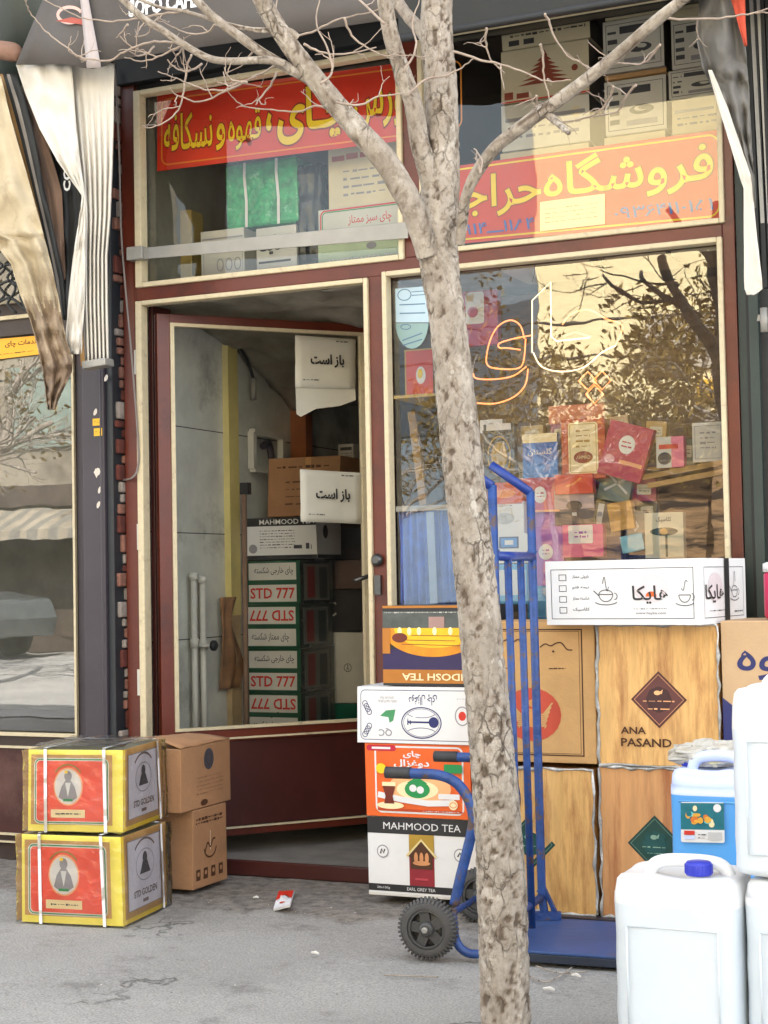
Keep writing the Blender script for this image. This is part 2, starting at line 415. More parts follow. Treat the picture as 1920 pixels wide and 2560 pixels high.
def frame4(mb, x0, z0, x1, z1, w, y0, y1, mat, wl=None):
    wl = wl or w
    mb.box((x0, y0, z0), (x0+wl, y1, z1), mat); mb.box((x1-w, y0, z0), (x1, y1, z1), mat)
    mb.box((x0+wl, y0, z1-w), (x1-w, y1, z1), mat); mb.box((x0+wl, y0, z0), (x1-w, y1, z0+w), mat)

# ------------------------------------------------------------------ tea shop front
shop = thing('tea_shop', 'dark red shopfront with cream mouldings, tall display window and inward open glass door', 'shopfront', (-2.3, 0, 0))
mb = MB()
mb.box((-3.467, -.03, 0), (-3.404, .05, 3.05), frame_red)
mb.box((-2.41, -.03, 0), (-2.352, .05, 2.2), frame_red)
mb.box((-1.117, -.03, 0), (-1.076, .05, 3.07), frame_red)
mb.box((-3.404, -.032, 2.195), (-1.117, .052, 2.252), frame_red)
mb.box((-2.263, -.03, 2.252), (-2.197, .05, 3.05), frame_red)
mb.box((-3.404, .0, 0), (-2.41, .10, .035), panel_red); mb.box((-3.404, -.02, 0), (-2.41, 0, .055), panel_red)
mb.box((-2.352, -.01, 0), (-1.117, .05, .52), panel_red)
mb.box((-3.4039, .052, .036), (-3.385, .19, 2.19), panel_red)
mb.build('frame', shop, bevel=.003)
for nm, a in (('moulding', (-3.401, 2.245, -2.263, 3.02, .020)), ('moulding', (-2.197, 2.253, -1.106, 3.06, .018)), ('moulding', (-3.404, .0555, -2.409, 2.193, .018)), ('moulding', (-2.352, .52, -1.117, 2.208, .018))):
    m_ = MB(); x0, z0, x1, z1, w = a
    if z0 < .1:
        m_.box((x0, -.044, z0), (x0+.028, .004, z1), trim); m_.box((x1-w, -.044, z0), (x1, .004, z1), trim); m_.box((x0+.028, -.044, z1-w), (x1-w, .004, z1), trim)
    else: frame4(m_, x0, z0, x1, z1, w, -.045, .004, trim, .030 if x0 == -3.401 else None)
    m_.build(nm, shop, bevel=.004)
for a, gmn in (((-3.366, 2.268, -2.286, 2.998), glass_t), ((-2.177, 2.274, -1.127, 3.04), glass_tw), ((-2.332, .54, -1.137, 2.188), glass_w)):
    m_ = MB(); m_.add([(a[0], .012, a[1]), (a[2], .012, a[1]), (a[2], .012, a[3]), (a[0], .012, a[3])], [(0, 1, 2, 3)], gmn); m_.build('glass_pane', shop)
# header above the windows
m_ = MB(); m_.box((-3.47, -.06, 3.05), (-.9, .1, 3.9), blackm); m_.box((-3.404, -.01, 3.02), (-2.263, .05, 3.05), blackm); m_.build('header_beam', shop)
# open door leaf
TH = radians(49); HD = V((-3.358, .03, 0)); DD = V((cos(TH), sin(TH), 0)); DN = V((sin(TH), -cos(TH), 0))
def LP(s, z, o=0): return HD+DD*s+DN*o+V((0, 0, z))
def Lpx(px, py, o=.006):
    d = ray(px, py); t = ((HD+DN*o-CAM).dot(DN))/d.dot(DN); return CAM+d*t
def lbox(m_, s0, s1, z0, z1, o0, o1, mat):
    m_.hexa([LP(s0, z0, o1), LP(s1, z0, o1), LP(s1, z0, o0), LP(s0, z0, o0), LP(s0, z1, o1), LP(s1, z1, o1), LP(s1, z1, o0), LP(s0, z1, o0)], mat)
door = MB()
for s0, s1, z0, z1 in ((0, .052, .1, 2.15), (.885, .95, .1, 2.15), (.052, .885, 2.115, 2.15), (.052, .885, .47, .518), (.052, .885, .1, .135)): lbox(door, s0, s1, z0, z1, -.02, .02, frame_red)
lbox(door, .052, .885, .135, .47, -.012, .010, panel_red)
dl = door.build('door_leaf', shop, bevel=.002)
m_ = MB()
for s0, s1, z0, z1 in ((.052, .068, .518, 2.115), (.866, .885, .518, 2.115), (.068, .866, 2.102, 2.115), (.068, .866, .518, .529), (.052, .885, .478, .485), (.052, .885, .128, .135)): lbox(m_, s0, s1, z0, z1, .0, .027, trim)
m_.build('door_moulding', dl)
m_ = MB(); m_.add([LP(.066, .53), LP(.867, .53), LP(.867, 2.104), LP(.066, 2.104)], [(0, 1, 2, 3)], glass_d); m_.build('door_glass', dl)
m_ = MB(); m_.tube([LP(.91, 1.12, .02), LP(.91, 1.12, .06), LP(.80, 1.09, .07)], .009, M('dark_steel', (.1, .1, .1), .35, .1, metal=.8)); m_.lathe(LP(.91, 1.12, .02), DN, [(.022, 0), (.02, .012)], MATS['dark_steel']); m_.build('door_handle', dl)
m_ = MB(); m_.lathe((-2.39, -.032, 1.165), (0, -1, 0), [(.02, 0), (.024, .012), (.012, .028)], MATS['dark_steel'], 14); m_.box((-2.402, -.045, 1.04), (-2.378, -.03, 1.11), MATS['dark_steel']); m_.build('lock', shop)
# paper labels on the frame
for (px, py, h) in ((340, 905, .095), (347, 1342, .10), (348, 1706, .10)):
    m_ = MB(); c = F(px, py, -.0315); m_.box((c.x-.008, -.0325, c.z-h/2), (c.x+.008, -.0305, c.z+h/2), offwhite); m_.build('paper_label', shop)

# aluminium strap across the transom window
m_ = MB(); a = F(345, 635, -.06); b = F(1020, 575, -.06)
m_.hexa([V((a.x, -.062, a.z-.022)), V((b.x, -.062, b.z-.030)), V((b.x, -.056, b.z-.030)), V((a.x, -.056, a.z-.022)), V((a.x, -.062, a.z+.022)), V((b.x, -.062, b.z+.030)), V((b.x, -.056, b.z+.030)), V((a.x, -.056, a.z+.022))], metal)
bar = m_.build('metal_strap', bevel=.002); tag(bar, 'flat grey aluminium strap fixed across the lower part of the left transom window', 'metal strap')
m_ = MB(); a = F(348, 633, -.06); m_.box((a.x-.05, -.075, a.z-.026), (a.x+.022, -.031, a.z+.026), metal); m_.build('clamp', bar, bevel=.004)

# ------------------------------------------------------------------ interior of the tea shop (rooms are part of the setting)
tile = M('grey_wall_tile', hx('#b9bab0', 1.2), .35, .16, 6, .05, 20, col2=hx('#8c8c80'), c2t=(.54, .70))
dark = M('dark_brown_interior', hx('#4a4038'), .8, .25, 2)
def wallY(px, py, x=-3.47):
    d = ray(px, py); t = (x-CAM.x)/d.x; return CAM+d*t
room = thing('shop_interior', 'dim shop room behind the glass with grey tiled side wall', 'room', (-2.3, 1.5, 0))
m_ = MB(); m_.box((-3.56, .12, 0), (-3.47, 4.2, 3.2), tile)
for z in (.42, .86, 1.30, 1.74): m_.box((-3.4701, .12, z), (-3.4695, 4.2, z+.004), blackm)
m_.build('side_wall', room)
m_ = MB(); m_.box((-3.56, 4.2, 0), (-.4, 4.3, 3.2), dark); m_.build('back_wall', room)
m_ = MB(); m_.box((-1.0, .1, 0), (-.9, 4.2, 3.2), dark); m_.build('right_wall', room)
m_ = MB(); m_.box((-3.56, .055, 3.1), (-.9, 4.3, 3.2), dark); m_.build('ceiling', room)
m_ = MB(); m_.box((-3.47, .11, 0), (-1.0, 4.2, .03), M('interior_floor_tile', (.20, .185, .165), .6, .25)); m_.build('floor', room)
crum = M('crumpled_grey_lining', hx('#8d877a'), .7, .35, 6, .4, 12)
m_ = MB()
P_ = [[(-3.46+1.06*i/24, .12+.055*j+.0, 2.21+.028*noise.noise(V((i*.35, j*.5, 1)))+.02*noise.noise(V((i*.9, j*1.1, 4)))-.0006*j*j) for i in range(25)] for j in range(24)]
m_.grid(P_, crum); m_.build('ceiling_lining', room, solid=.004)
m_ = MB(); m_.box((-3.46, .07, 2.235), (-1.0, .85, 2.262), M('shelf_board', hx('#a89c88'), .6, .2)); m_.build('window_ledge', room)
ystrip = M('yellowed_strip', hx('#cfc079'), .5, .12, 6)
a = wallY(555, 900); b = wallY(579, 900)
m_ = MB(); m_.box((-3.47, a.y, .95), (-3.44, b.y, 2.19), ystrip); m_.box((-3.47, a.y, .06), (-3.443, b.y, .95), M('beige_strip', hx('#a8916a'), .7, .2)); m_.build('yellow_pilaster', room)
a = wallY(548, 1500, -3.44); b = wallY(590, 1500, -3.44)
m_ = MB(); P_ = []
for i in range(14):
    z = 1.19-.03*i-.0; P_.append([(-3.436+.012*sin(j*1.7+i*.3), a.y+(b.y-a.y)*(j/6*(1-.25*sin(i*.5))), z-.16) for j in range(7)])
m_.grid(P_, M('brown_rag', hx('#8a6442'), .9, .3, 12)); tag(m_.build('rag', solid=.006), 'brown cloth rag hanging on the yellow strip inside the shop', 'rag')
wpipe = M('white_pipe', hx('#c9c7bc'), .4, .08)
pp = thing('wall_pipes', 'pair of white pipes with a small dark tap on the tiled wall inside the shop', 'pipes', wallY(490, 1800, -3.44))
for px, t0 in ((484, 1438), (506, 1445)):
    m_ = MB(); a = wallY(px, t0, -3.43); m_.tube([(-3.43, a.y, a.z), (-3.43, a.y, .1)], .013, wpipe); m_.lathe((-3.43, a.y, a.z-.30), (0, 0, 1), [(.018, 0), (.018, .04)], wpipe, 12); m_.lathe((-3.43, a.y, a.z-.02), (0, 0, 1), [(.019, 0), (.019, .03)], wpipe, 12); m_.build('pipe', pp)
a = wallY(525, 1614, -3.39); m_ = MB(); m_.tube([(-3.43, a.y-.03, a.z), (-3.38, a.y, a.z)], .007, wpipe); m_.lathe((-3.385, a.y, a.z), (1, 0, 0), [(.006, 0), (.022, .006), (.022, .02), (.01, .03)], blackm, 12); m_.build('tap', pp)
m_ = MB(); a = wallY(630, 1080, -3.44); b = wallY(705, 1180, -3.44)
q = [V((-3.44, a.y, a.z)), V((-3.44, b.y, a.z)), V((-3.44, b.y, b.z)), V((-3.44, a.y, b.z))]
for i in range(4): m_.bar(q[i], q[(i+1) % 4], .03, .03, wpipe)

m_.tube(smooth([q[0].lerp(q[2], .35), q[0].lerp(q[1], .6)*.5+q[0].lerp(q[2], .5)*.5, q[0].lerp(q[2], .65)], 6), .016, darkmetal)
tag(m_.build('wall_bracket'), 'square white bracket frame mounted on the grey wall above the brown carton', 'bracket')
m_ = MB(); a = wallY(728, 900, -3.45); m_.box((-3.46, a.y, .06), (-3.38, a.y+.07, 2.19), M('orange_wood', hx('#8a4c22'), .5, .15)); tag(m_.build('wooden_post'), 'narrow orange brown wooden post at the back of the shop', 'post')
m_ = MB(); a = wallY(598, 825, -3.43); b = wallY(600, 870, -3.43); c = wallY(633, 945, -3.42); d = wallY(634, 1000, -3.42)
m_.tube([a, b], .014, metal); m_.tube(smooth([b, b.lerp(c, .5)+V((0, 0, .02)), c], 5), .007, blackm); m_.tube([c, d], .014, metal)
tag(m_.build('hanging_rod'), 'thin jointed grey rod hanging from a black cord on the shop side wall', 'rod')
m_ = MB(); a = F(606, 1235, .62); m_.tube([(a.x, .62, .05), (a.x-.015, .66, a.z)], .012, M('broom_wood', hx('#7d6350'), .7, .2)); m_.box((a.x-.03, .65, a.z), (a.x+.01, .68, a.z+.05), blackm)
tag(m_.build('broom_stick'), 'brown wooden broom stick leaning beside the stacked green tea cartons', 'broom')

# STD cartons
rnd = random.Random(3)
greenc = M('green_carton', hx('#1e4d36'), .35, .15, 6, coat=.3)
sidec = M('dark_glossy_side', hx('#3d4440'), .25, .2, 5, coat=.4)
base = F(617, 1500, .88).x
for k in range(6):
    z0 = .035+.1918*k; dx = rnd.uniform(-.004, .004); x0 = base+dx
    c = Carton(x0, x0+.262, .88+rnd.uniform(-.006, .006), .33, z0, z0+.190, greenc, side=sidec)
    up = k % 2 == 1      # persian label above, std below
    f = c.front; f.rect(.03, .56, .93, .95, offwhite).rect(.03, .06, .93, .45, offwhite); f.up()
    if up:
        f.text(fa('چای خارجی شکسته'), .14, .66, .88, .86, ink, .01); f.text('STD 777', .06, .13, .90, .38, red, .02)
    else:
        f.text('STD 777', .06, .63, .90, .88, red, .02, flip=True); f.text(fa('چای ممتاز شکسته'), .10, .14, .80, .36, ink, .01)
    r = c.right; r.rect(.10, .08, .85, .92, M('grey_film_side', hx('#6a6c66'), .3, .25, 12)); r.up(); r.rect(.2, .14, .42, .86, M('dull_red', hx('#7d3030'), .4, .15)).rect(.55, .12, .78, .84, M('slate', hx('#30383c'), .4, .15))
    nm = ['lowest', 'second lowest', 'third from bottom', 'fourth from bottom', 'second from top', 'topmost'][k]
    c.build('tea_carton', 'green tea carton with white labels, %s of the stack behind the door' % nm, 'carton', 'green tea cartons stacked inside the door')
# mahmood carton lying on the stack inside
c = Carton(F(615, 1370, .86).x, F(785, 1370, .86).x, .86, .30, 1.19, 1.372, white, yaw=.10, jit=.004)
f = c.front; f.rect(0, .80, 1, 1, black).rect(0, 0, 1, .10, black); f.up(); f.text('MAHMOOD TEA', .20, .84, .98, .96, white, .01); f.scrib(.2, .25, .7, .72, ink, 7, 3, .4).scrib(.68, .2, .93, .42, ink, 1, 9, 1).circ(.1, .26, .02, inkg)
r = c.right; r.rect(0, 0, 1, .1, black); r.up(); r.circ(.35, .65, .03, ink)
c.build('tea_carton', 'white and black tea carton lying on the green cartons inside the shop')
c = Carton(F(668, 1250, .90).x, F(842, 1250, .90).x, .90, .28, 1.376, F(750, 1143, .90).z, kraft2, yaw=.04, tilt=.05)
c.front.scrib(.12, .78, .85, .9, brownink, 1, 4).scrib(.25, .15, .9, .65, brownink, 4, 5, .25).rect(.52, .7, .60, 1, M('packing_tape', hx('#b98a56'), .3, .05))
c.build('brown_carton', 'plain brown carton on top of the white carton inside the shop', 'carton')
# right column behind the door stile
zz = .035
for (h, w, m0, nm, deco) in ((.50, .19, M('teal_card', hx('#0b5f4c'), .4, .1), 'teal green carton at the bottom of the column behind the door stile', 0), (.32, .17, offwhite, 'white carton with small round seal in the column behind the door stile', 1), (.19, .18, M('charcoal_card', hx('#302f33'), .5, .15), 'charcoal carton with a pale letter above the white carton', 2), (.13, .20, M('mauve_card', hx('#6c5a55'), .6, .15), 'dull mauve carton near the door handle', 3), (.14, .18, M('charcoal_card', hx('#302f33')), 'black carton topmost of the column behind the door stile', 4)):
    x0 = F(811, 1600, 1.25).x; c = Carton(x0, x0+w+.06, 1.25, .3, zz, zz+h, m0)
    if deco == 1: c.front.ring(.5, .5, .018/c.front.W, .018/c.front.H, .003, ink, 16).text('A', .47, .45, .53, .55, ink)
    if deco == 2: c.front.ring(.18, .55, .10, .16, .008, offwhite, 16, 40, 320)
    c.build('storage_carton', nm, 'carton'); zz += h+.003
c = Carton(F(846, 1150, 1.5).x, F(884, 1150, 1.5).x, 1.5, .1, F(860, 1150, 1.5).z, F(860, 1110, 1.5).z, offwhite); c.front.rect(.15, .6, .9, .8, ink).scrib(.2, .15, .9, .5, inkg, 2, 2)
c.build('small_box', 'small white box on the dark shelf at the back of the shop')
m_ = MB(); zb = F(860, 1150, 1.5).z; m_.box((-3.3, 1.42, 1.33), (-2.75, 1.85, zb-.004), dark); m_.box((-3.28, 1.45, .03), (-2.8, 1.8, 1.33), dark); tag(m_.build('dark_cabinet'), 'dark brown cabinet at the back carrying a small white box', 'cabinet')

# papers taped to the door glass
def paper(q, rows, label, torn=False, o=.01):
    m_ = MB(); c = [Lpx(px, py, o) for px, py in q]
    n = 8; P_ = []
    for j in range(n+1):
        r = []
        for i in range(n+1):
            p = c[3].lerp(c[2], i/n).lerp(c[0].lerp(c[1], i/n), j/n)
            r.append(p+DN*.006*noise.noise(V((i*.6, j*.6, rows))))
        P_.append(r)
    m_.grid(P_, M('paper_white', hx('#c9c8bd'), .8, .05, 6))
    if not torn:
        f = Face(m_, c[3], c[2], c[1], c[0], .008)
        f.text(fa('باز است'), .24, .40, .80, .66, black, .03); f.scrib(.12, .12, .38, .18, ink, 1, 3).scrib(.66, .90, .86, .95, ink, 1, 5)
    tag(m_.build('paper_sign', solid=.0008), label, 'paper sign', 'open signs taped to the door glass' if not torn else None)
paper([(738, 838), (889, 848), (888, 972), (738, 968)], 1, 'upper white paper sign with black Persian writing taped inside the door glass')
paper([(750, 1173), (903, 1182), (904, 1310), (752, 1304)], 2, 'lower white paper sign with black Persian writing taped inside the door glass')
m_ = MB(); q = [Lpx(*p, .0) for p in ((739, 968), (888, 972), (889, 1000), (850, 1015), (790, 1022), (752, 1042), (741, 1035))]; m_.add(q, [tuple(range(7))], MATS['paper_white']); tag(m_.build('torn_paper', solid=.001), 'torn grey paper scrap hanging under the upper door sign', 'paper scrap')

# ------------------------------------------------------------------ banners on the glass
bred = M('banner_red', hx('#cf3218'), .45, .12, 3); byel = M('banner_yellow', hx('#e6cf1e'), .45, .05)
def banner(tl, tr, br, bl, Y, name, label, deco, mat=bred):
    m_ = MB(); c = [F(*p, Y) for p in (bl, br, tr, tl)]
    m_.hexa([c[0], c[1], c[1]+V((0, .003, 0)), c[0]+V((0, .003, 0)), c[3], c[2], c[2]+V((0, .003, 0)), c[3]+V((0, .003, 0))], mat)
    f = Face(m_, *c); deco(f); o = m_.build(name); tag(o, label, 'sign'); return o
def d1(f):
    f.frame(.02, .07, 1.2, .93, .006, M('banner_orange', hx('#e08a2a'), .45, .05), .03); f.up()
    t = lambda s, a, b, c, d, bo: f.text(fa(s), a, b, c, d, byel, bo, outline=M('banner_dark', hx('#7a1a10'), .5, .05), ow=.03)
    t('نسکافه', .03, .24, .235, .72, .014); t('و', .25, .17, .288, .52, .02); t('قهوه', .30, .14, .435, .66, .01); t('،', .455, .34, .477, .58, .02)
    t('چـای', .50, .08, .77, .85, .03); t('بورس', .80, .20, 1.02, .68, .02)
banner((393, 238), (1016, 155), (1018, 350), (393, 428), .035, 'shop_banner', 'red banner with yellow Persian lettering and orange border in the left transom window', d1)
bred2 = M('banner_red_two', hx('#c83c22'), .45, .1, 3)
def d2(f):
    f.frame(-.12, .05, .985, .95, .006, byel, .035); f.up()
    t = lambda s, a, b, c, d, bo: f.text(fa(s), a, b, c, d, byel, bo, outline=M('banner_brown', hx('#8a4a20'), .5, .05), ow=.022)
    t('فروشگاه', .365, .34, .965, .93, .015); t('حراجی', -.06, .30, .355, .84, .015)
    f.up(2); f.text('۰۹۳۶۴۱۱۰۱۵۱', .62, .12, .965, .26, blue, .01); f.text('۰۹۱۴ـــ۱۱۸۴', .04, .10, .33, .24, blue, .01)
banner((1120, 418), (1808, 322), (1810, 550), (1120, 612), .035, 'shop_banner', 'red banner with large yellow shop name and blue phone number in the right transom window', d2, bred2)
def dp(f): f.scrib(.08, .2, .9, .8, M('faded_ink', hx('#b0a070'), .6, .1), 4, 6, .3)
banner((1350, 505), (1512, 484), (1512, 560), (1350, 578), .025, 'paper_notice', 'faded cream paper stuck on the lower middle of the right red banner', dp, cream)
# ------------------------------------------------------------------ goods in the transom windows
def fcarton(px0, py0, px1, py1, Y, depth, mat, name, label, deco=None, cat='carton', group=None, **kw):
    ym = (py0+py1)/2; xm = (px0+px1)/2
    c = Carton(F(px0, ym, Y).x, F(px1, ym, Y).x, Y, depth, F(xm, py1, Y).z, F(xm, py0, Y).z, mat, **kw)
    if deco: deco(c)
    return c.build(name, label, cat, group)
gfoil = M('green_foil_wrap', hx('#22985a'), .28, .45, 22, .9, 26, spec=.6, col2=hx('#7fc8a0'), c2t=(.60, .66))
pale = M('pale_beige_card', hx('#cfc3a8'), .6, .1, 5)
zl = 2.264
def on_ledge(px0, py0, px1, Y, depth, mat, name, label, deco=None, h=None, **kw):
    x0 = F(px0, 600, Y).x; x1 = F(px1, 600, Y).x; z1 = F((px0+px1)/2, py0, Y).z
    c = Carton(x0, x1, Y, depth, kw.pop('z0', zl), z1, mat, **kw)
    if deco: deco(c)
    c.build(name, label, 'carton'); return z1
T1 = .14
def dl1(c): f = c.front; f.frame(.06, .06, .97, .80, .002, inkg).rect(.03, .83, .97, .86, inkg); f.up(); [f.ring(u, .35, .07, .11, .004, inkg, 20) for u in (.45, .65, .85)]
z = on_ledge(502, 574, 610, T1, .25, offwhite, 'tea_carton', 'white carton with three small rings behind the metal strap', dl1)
def dl2(c): c.front.text(fa('هایکا'), .08, .48, .72, .85, black, .03).rect(.06, .32, .85, .36, ink).rect(.06, .18, .62, .23, inkg)
z2 = on_ledge(640, 566, 742, T1+.02, .25, offwhite, 'tea_carton', 'white carton with black Persian brand writing under the green wrapped bale', dl2)
c = Carton(F(565, 500, T1+.03).x, F(745, 500, T1+.03).x, T1+.03, .28, max(z, z2)+.004, F(650, 402, T1+.03).z, gfoil, jit=.006)
bale = c.build('wrapped_bale', 'green foil wrapped bale with two white straps in the left transom window', 'bale', bevel=.012)
m_ = MB(); f = Face(m_, *c.front.c, base=.004)
for u in (.29, .73): f.line([(u, 0), (u+.01, .4), (u-.01, .8), (u, 1.0)], .012, white)
m_.build('strap', bale)
m_ = MB(); a = F(748, 420, .2); b = F(812, 572, .2)
P_ = [[(a.x+(b.x-a.x)*i/8+.012*noise.noise(V((i, j, 3))), .2+.03*noise.noise(V((i*.7, j*.7, 1))), zl+(a.z-zl)*(1-j/10)) for i in range(9)] for j in range(11)]
m_.grid(P_, M('black_bag_plastic', (.02, .02, .02), .25, .2, 5, .5, 20)); tag(m_.build('plastic_bag', solid=.04), 'black plastic bag standing between the green bale and the pale carton', 'bag')
def dl3(c):
    f = c.front; f.frame(.03, .06, 1.4, .94, .006, red, .02).frame(.05, .12, 1.4, .88, .004, green, .015); f.text(fa('چای سبز ممتاز'), .35, .3, .85, .7, red, .01)
z3 = on_ledge(795, 590, 1012, T1+.02, .22, offwhite, 'tea_carton', 'pale green carton lettered in green at the bottom right of the left transom window', lambda c: (c.front.rect(0, 0, 1, 1, M('pale_green', hx('#b5c4a4'), .5, .1)), c.front.up(), c.front.text('AUCTIONEER TEA', .1, .18, .95, .42, offwhite, .03, outline=green, ow=.015), c.front.ell(.62, .7, .06, .1, inkg)))
c = Carton(F(795, 540, T1).x, F(1012, 540, T1).x, T1, .24, z3+.003, F(900, 513, T1).z, offwhite); dl3(c); c.build('tea_carton', 'white carton with red and green border lines resting on the pale green carton', 'carton')
z4 = F(900, 513, T1).z
c = Carton(F(820, 440, T1+.03).x, F(1010, 440, T1+.03).x, T1+.03, .24, z4+.003, F(900, 352, T1+.03).z, pale); c.front.scrib(.05, .72, .5, .86, M('dull_red_ink', hx('#a04a3a'), .6, .1), 1, 2, .9).scrib(.2, .15, .85, .62, inkg, 4, 8, .5); c.build('tea_carton', 'pale beige carton with faded red writing below the left red banner', 'carton')
c = Carton(F(450, 560, .3).x, F(478, 560, .3).x, .3, .1, zl, F(465, 525, .3).z, M('yellow_pack', hx('#b59b55'), .5, .1)); c.build('small_pack', 'slim yellowish pack at the left end of the left transom ledge', 'pack')
m_ = MB(); x = F(395, 500, .5).x; m_.box((x-.1, .5, zl), (x+.12, .53, 3.05), M('grey_board', hx('#5f5c55'), .7, .2)); tag(m_.build('grey_board'), 'grey upright board at the left end behind the left transom window', 'board')
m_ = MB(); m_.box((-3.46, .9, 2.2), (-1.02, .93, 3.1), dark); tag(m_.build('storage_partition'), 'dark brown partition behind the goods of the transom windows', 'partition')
# right transom cartons: columns of stacked boxes
R1 = .16
def bx(px0, px1, pys, depth, mats, labels, decos, Y=R1):
    xm = (px0+px1)/2; zs = [F(xm, p, Y).z for p in pys]
    for i in range(len(pys)-1):
        x0 = F(px0, (pys[i]+pys[i+1])/2, Y).x; x1 = F(px1, (pys[i]+pys[i+1])/2, Y).x; j = rnd.uniform(-.006, .006)
        c = Carton(x0+j, x1+j, Y+rnd.uniform(0, .012), depth, zs[i+1], zs[i]-.004, mats[i], side=dark); decos[i](c.front); c.build('goods_carton', labels[i], 'carton', None)
def dtop(f): f.scrib(.1, .5, .95, .9, ink, 2, 3, .8).rect(.08, .15, .2, .4, ink).rect(.25, .15, .37, .4, ink)
def dpag(f):
    for i in range(7): w = .04+.045*i; f.poly([(.5-w, .80-.085*i), (.5+w, .80-.085*i), (.5, .92-.085*i)], M('brick_red_ink', hx('#8a3a26'), .6, .1))
    f.rect(.04, .06, .14, .2, MATS['brick_red_ink']).rect(.18, .06, .32, .16, MATS['brick_red_ink']).circ(.84, .5, .012, MATS['brick_red_ink']).rect(0, 0, 1, .03, red)
def dapp(f): f.frame(.05, .08, .95, .92, .002, ink); f.rect(.28, .72, .75, .86, ink).scrib(.08, .15, .24, .85, ink, 4, 5, .7).ell(.6, .42, .2, .09, ink).ell(.6, .44, .12, .05, offwhite).rect(.35, .14, .85, .24, inkg)
def dapp2(f): f.rect(.05, .62, .95, .7, inkg).circ(.85, .66, .02, pale); f.scrib(.1, .2, .9, .55, inkg, 2, 12, .6)
def dpl(f): f.scrib(.1, .3, .9, .6, inkg, 2, 13, .3)
bx(1250, 1472, (52, 110, 245, 365, 560, 668), .3, [pale, pale, offwhite, pale, pale], ['pale carton with dark printed lid above the pagoda carton', 'beige carton with a brick red pagoda print in the right transom window', 'white carton below the pagoda carton', 'plain beige carton behind the right red banner', 'lowest beige carton of the left stack behind the right red banner'], [dtop, dpag, dapp2, dpl, dpl])
bx(1508, 1662, (20, 40, 175, 190, 330, 500, 640), .3, [pale, offwhite, kraft, offwhite, pale, pale], ['flat pale carton at the very top of the middle stack', 'white appliance carton with printed icons, uppermost of the middle stack', 'flat kraft carton between two white appliance cartons', 'white appliance carton with icons below the kraft carton', 'beige carton of the middle stack behind the banner', 'lowest beige carton of the middle stack behind the banner'], [dpl, dapp, dpl, dapp, dpl, dpl])
bx(1674, 1815, (-30, 40, 165, 240, 330, 480, 630), .3, [pale, offwhite, offwhite, pale, pale, pale], ['pale carton at the top of the stack beside the right frame', 'white carton with a kettle print beside the hanging awning cloth', 'white carton with small icons in the stack beside the right frame', 'beige carton with a round seal in the stack beside the right frame', 'plain beige carton in the right stack behind the banner', 'lowest carton of the right stack behind the banner'], [dpl, dapp, dapp, dapp2, dpl, dpl])

# ------------------------------------------------------------------ display window goods
disp = thing('display_rack', 'dark brown stepped display rack behind the large window holding the tea packs', 'rack', (-1.8, .4, 0))
m_ = MB(); m_.box((-2.34, .62, .03), (-1.02, .65, 2.2), M('rack_brown_panel', hx('#6b5743'), .7, .3, 5, .2, 12, stretch=(1, 1, 5))); m_.build('back_panel', disp)
m_ = MB(); m_.box((-2.34, .06, .03), (-1.02, .62, .60), dark); m_.build('plinth', disp)
wood = M('ledge_wood', hx('#a8854c'), .6, .2, 5)
def shelf(px0, px1, py, Y, y2=.62, mat=wood, t=.012):
    a = F(px0, py, Y); b = F(px1, py, Y); m_ = MB(); m_.box((a.x, Y-.01, a.z-t), (b.x, y2, a.z-.0005), mat); m_.build('shelf', disp)
def pack(px, py, w, h, Y, mat, label, deco=None, rot=0, th=.04, lean=0, name='tea_pack'):
    c0 = F(px, py, Y); k = (c0-CAM).dot(FWD)/FPX; W = 1.12*w*k/.93; Hh = 1.08*h*k; a = radians(-rot)
    ex = V((cos(a), 0, sin(a))); ez = V((-sin(a), lean, cos(a))).normalized(); ey = V((0, th, 0))
    P0 = c0-ex*W/2-ez*Hh/2; co = [P0, P0+ex*W, P0+ex*W+ey, P0+ey]; co += [p+ez*Hh for p in co]
    m_ = MB(); m_.hexa(co, mat); f = Face(m_, co[0], co[1], co[5], co[4])
    if deco: deco(f)
    o = m_.build(name, bevel=.002); tag(o, label, 'tea pack', 'tea packs in the display window'); return o
def tulip(f): f.ell(.5, .55, .18, .17, white).up().text(fa('چای'), .38, .50, .62, .62, crimson, .01).rect(.1, .2, .7, .26, M('peach', hx('#e8a070'), .5, .05))
def e_(fn): return fn
Yd = .13
pack(1248, 1140, 68, 150, Yd, M('black_foil', hx('#2a2622'), .3, .2, coat=.4), 'black pack with a gold oval emblem left of the blue pack', lambda f: (f.ring(.5, .5, .36, .3, .005, gold), f.ell(.5, .5, .26, .22, gold), f.rect(.1, .9, .9, 1, white)))
pack(1350, 1140, 76, 104, Yd, blue, 'blue tea bag pack with pale yellow top', lambda f: (f.rect(0, .80, 1, 1, cream), f.text(fa('گلستان'), .15, .5, .85, .68, white, .01), f.poly([(0, .42), (.5, .30), (1, .42), (1, 0), (0, 0)], M('mid_blue', hx('#2a7fd0'), .4, .05))))
pack(1458, 1122, 94, 140, Yd-.02, M('burnt_orange', hx('#b8491a'), .4, .1), 'large orange pack with an ornate cream label', lambda f: (f.rrect(.16, .08, .84, .94, .012, cream), f.up(), f.frame(.2, .11, .8, .91, .002, gold, .008), f.ell(.5, .36, .22, .10, M('deep_red', hx('#8a2a12'), .4, .1)), f.up(), f.text('AHMAD', .34, .33, .66, .39, cream, 0), f.scrib(.34, .5, .66, .85, gold, 4, 3, .6)), th=.07)
